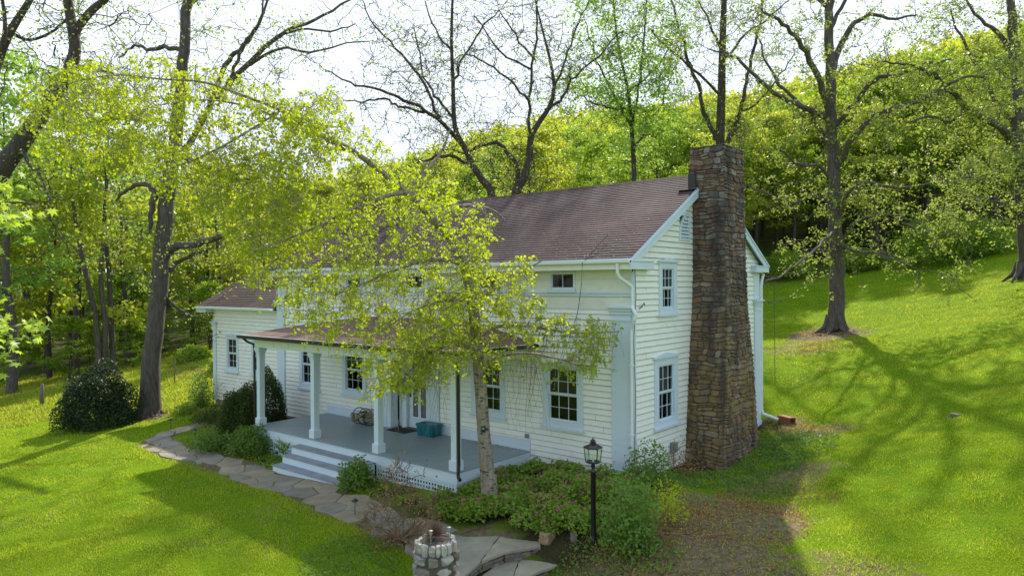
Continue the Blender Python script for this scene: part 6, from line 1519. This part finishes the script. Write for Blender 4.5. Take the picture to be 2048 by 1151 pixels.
# grass blades and rough grass
def blades(name, label, n, dmin, dmax, hgt, wid, sel, umin=-60, umax=2110, mat='l_grass', pw=1.6):
    t = RNG.random(n); D = dmin*(dmax/dmin)**(t**(1/pw)) if pw else dmin+(dmax-dmin)*t; U = RNG.uniform(umin, umax, n); L = (U-1024)/FPX*D
    X = CAM[0]+D*math.cos(_y)+L*math.sin(_y); Y = CAM[1]+D*math.sin(_y)-L*math.cos(_y); ok = sel(X, Y, D, U); X, Y, D = X[ok], Y[ok], D[ok]; n = len(X)
    Z = ground(X, Y)+.025*np.sin(X*1.7+np.sin(Y*1.3)*2)*np.cos(Y*1.9)-.008; a = RNG.random(n)*6.28; clump = .7+.5*np.sin(X*2.3+np.sin(Y*1.9))*np.cos(Y*2.7)
    h = hgt*RNG.uniform(.5, 1.2, n)*np.clip(clump, .5, 1.3); w = wid*RNG.uniform(.7, 1.3, n)*np.clip(D/12, 1, 3); ln = RNG.normal(size=(n, 2))*h[:, None]*.5
    B = np.stack([X, Y, Z], 1); s = np.stack([np.cos(a)*w, np.sin(a)*w, np.zeros(n)], 1); tip = B+np.stack([ln[:, 0], ln[:, 1], h], 1)
    V = np.stack([B-s, B+s, tip], 1).reshape(-1, 3); o = link(name, np_mesh(name, V, np.arange(3*n).reshape(-1, 3)), M[mat]); tag(o, label, 'grass', kind='stuff'); return o
def on_lawn(X, Y, D, U, sparse=True):
    ok = path_dist(X, Y) > .02
    ok &= ~((X > -21.2) & (X < .3) & (Y > -.3) & (Y < 8.6)) & ~((X > PX0) & (X < PX1) & (Y > PY-.1) & (Y < .1)) & ~((X > -9.95) & (X < -6.2) & (Y > -3.95) & (Y < -2)) & ~((X > -.1) & (X < 1.25) & (Y > 2.5) & (Y < 5.5))
    s = at_z(1000, 1120, -.7); ok &= ~(np.hypot(X-s[0], Y-s[1]) < 1.3)
    for bx, by, br in BEDS: ok &= (np.hypot(X-bx, Y-by) > br) | (RNG.random(len(X)) < .12)
    for u, v, r in ((1340,1090,2.4), (1480,1040,1.7), (1240,1110,1.4), (1640,668,1.9), (1700,668,1.2), (1500,990,1.2)):
        c = G(u, v); ok &= (np.hypot(X-c[0], Y-c[1]) > r*RNG.uniform(.7, 1.15, len(X))) | (RNG.random(len(X)) < .15)
    return ok
blades('grass_blades', 'short bright green blades of the mown lawn', 420000, 7.5, 50, .085, .0062, on_lawn)
def rough(X, Y, D, U):
    r, th = polar(X, Y); e = np.interp(th, EDGE_T, EDGE_R); nz_ = np.sin(X*.35+np.sin(Y*.3)*2)*np.cos(Y*.4); return on_lawn(X, Y, D, U) & (D > 31+3*nz_) & (r < e+6) & (U < 445)
blades('rough_grass', 'taller rough grass of the field beyond the left lawn', 42000, 28, 60, .2, .012, rough, -80, 450, 'l_rough', None)
def edge_sel(X, Y, D, U):
    pd = path_dist(X, Y); c = (Y < -4.4); return (pd > .0) & (pd < .45) & c & ~(np.hypot(X-at_z(1000,1120,-.7)[0], Y-at_z(1000,1120,-.7)[1]) < 1.3)
blades('path_edge_grass', 'longer shaded grass along the outer edge of the flagstone path', 60000, 10, 26, .13, .006, edge_sel, 200, 960)
blades('tall_grass', 'longer grass by the bare bush at the bottom of the lawn', 16000, 8.5, 13, .28, .007, lambda X, Y, D, U: (U > 640-(D-8.5)*10) & (U < 850) & (path_dist(X, Y) > .1) & (D < 13), 560, 860, 'l_shrub', None)
vi = blades('lawn_flowers', 'tiny violet flowers scattered through the left lawn', 2600, 8, 20, .06, .010, lambda X, Y, D, U: on_lawn(X, Y, D, U) & (np.sin(X*.8+Y*.5)*np.cos(Y*.7-X*.3) > .35) & (U < 760), -60, 900, 'violet'); vi['category'] = 'flowers'
# fence posts and stakes
def post(u, v, h, r, label, name='fence_post'):
    p = G(u, v); w = MB(); w.tube([(0,0,-.2), (.01,.0,h*.5), (.03,.01,h)], [r*1.1, r, r*.85], 7); o = w.build(name, M['oldwood'], smooth=True); o.location = p.tolist(); tag(o, label, 'post'); return o
post(84, 812, 1.1, .085, 'weathered wooden fence post in the field left of the evergreen bush')
post(349, 768, 1.35, .03, 'thin leaning wooden stake between the big tree and the wing', 'garden_stake')
post(1763, 528, 1.0, .10, 'grey post standing at the wood edge of the right lawn')
post(8, 690, 1.2, .1, 'fence post at the far left edge of the field')
def bark_heap(u, v, label, n, spread, sz, mat):
    p = G(u, v); w = MB()
    for _ in range(n):
        a = random.uniform(0, 6.28); r = spread*math.sqrt(random.random()); x, y = r*math.cos(a), r*math.sin(a)*.5; z = gz(p[0]+x, p[1]+y)-p[2]+random.uniform(.0, .06); s = sz*random.uniform(.5, 1.4); c, d = math.cos(a*3), math.sin(a*3)
        w.add([(x-c*s, y-d*s, z), (x+d*s*.4, y-c*s*.4, z+.02), (x+c*s, y+d*s, z+.03), (x-d*s*.4, y+c*s*.4, z+.05)], [(0,1,2,3)])
    o = w.build('bark_debris', mat, fix=False); o.location = p.tolist(); tag(o, label, 'debris', kind='stuff')
bark_heap(303, 832, 'pale bark chips heaped at the foot of the left yard tree', 60, .8, .09, M['oldwood'])
bark_heap(1672, 668, 'bark chips scattered around the roots of the right lawn tree', 60, 1.2, .07, M['oldwood'])

dz_ = np.stack([-3.4-RNG.random(70)*1.9, -.07-np.abs(RNG.normal(size=70))*.16, np.full(70, .034)+RNG.random(70)*.012], 1)
o = leaf_obj('leaf_litter', dz_, .045, M['l_brown'], None, 0.0, .6); o.data.update(); tag(o, 'dry leaves blown along the wall at the right end of the porch floor', 'leaf litter', kind='stuff')
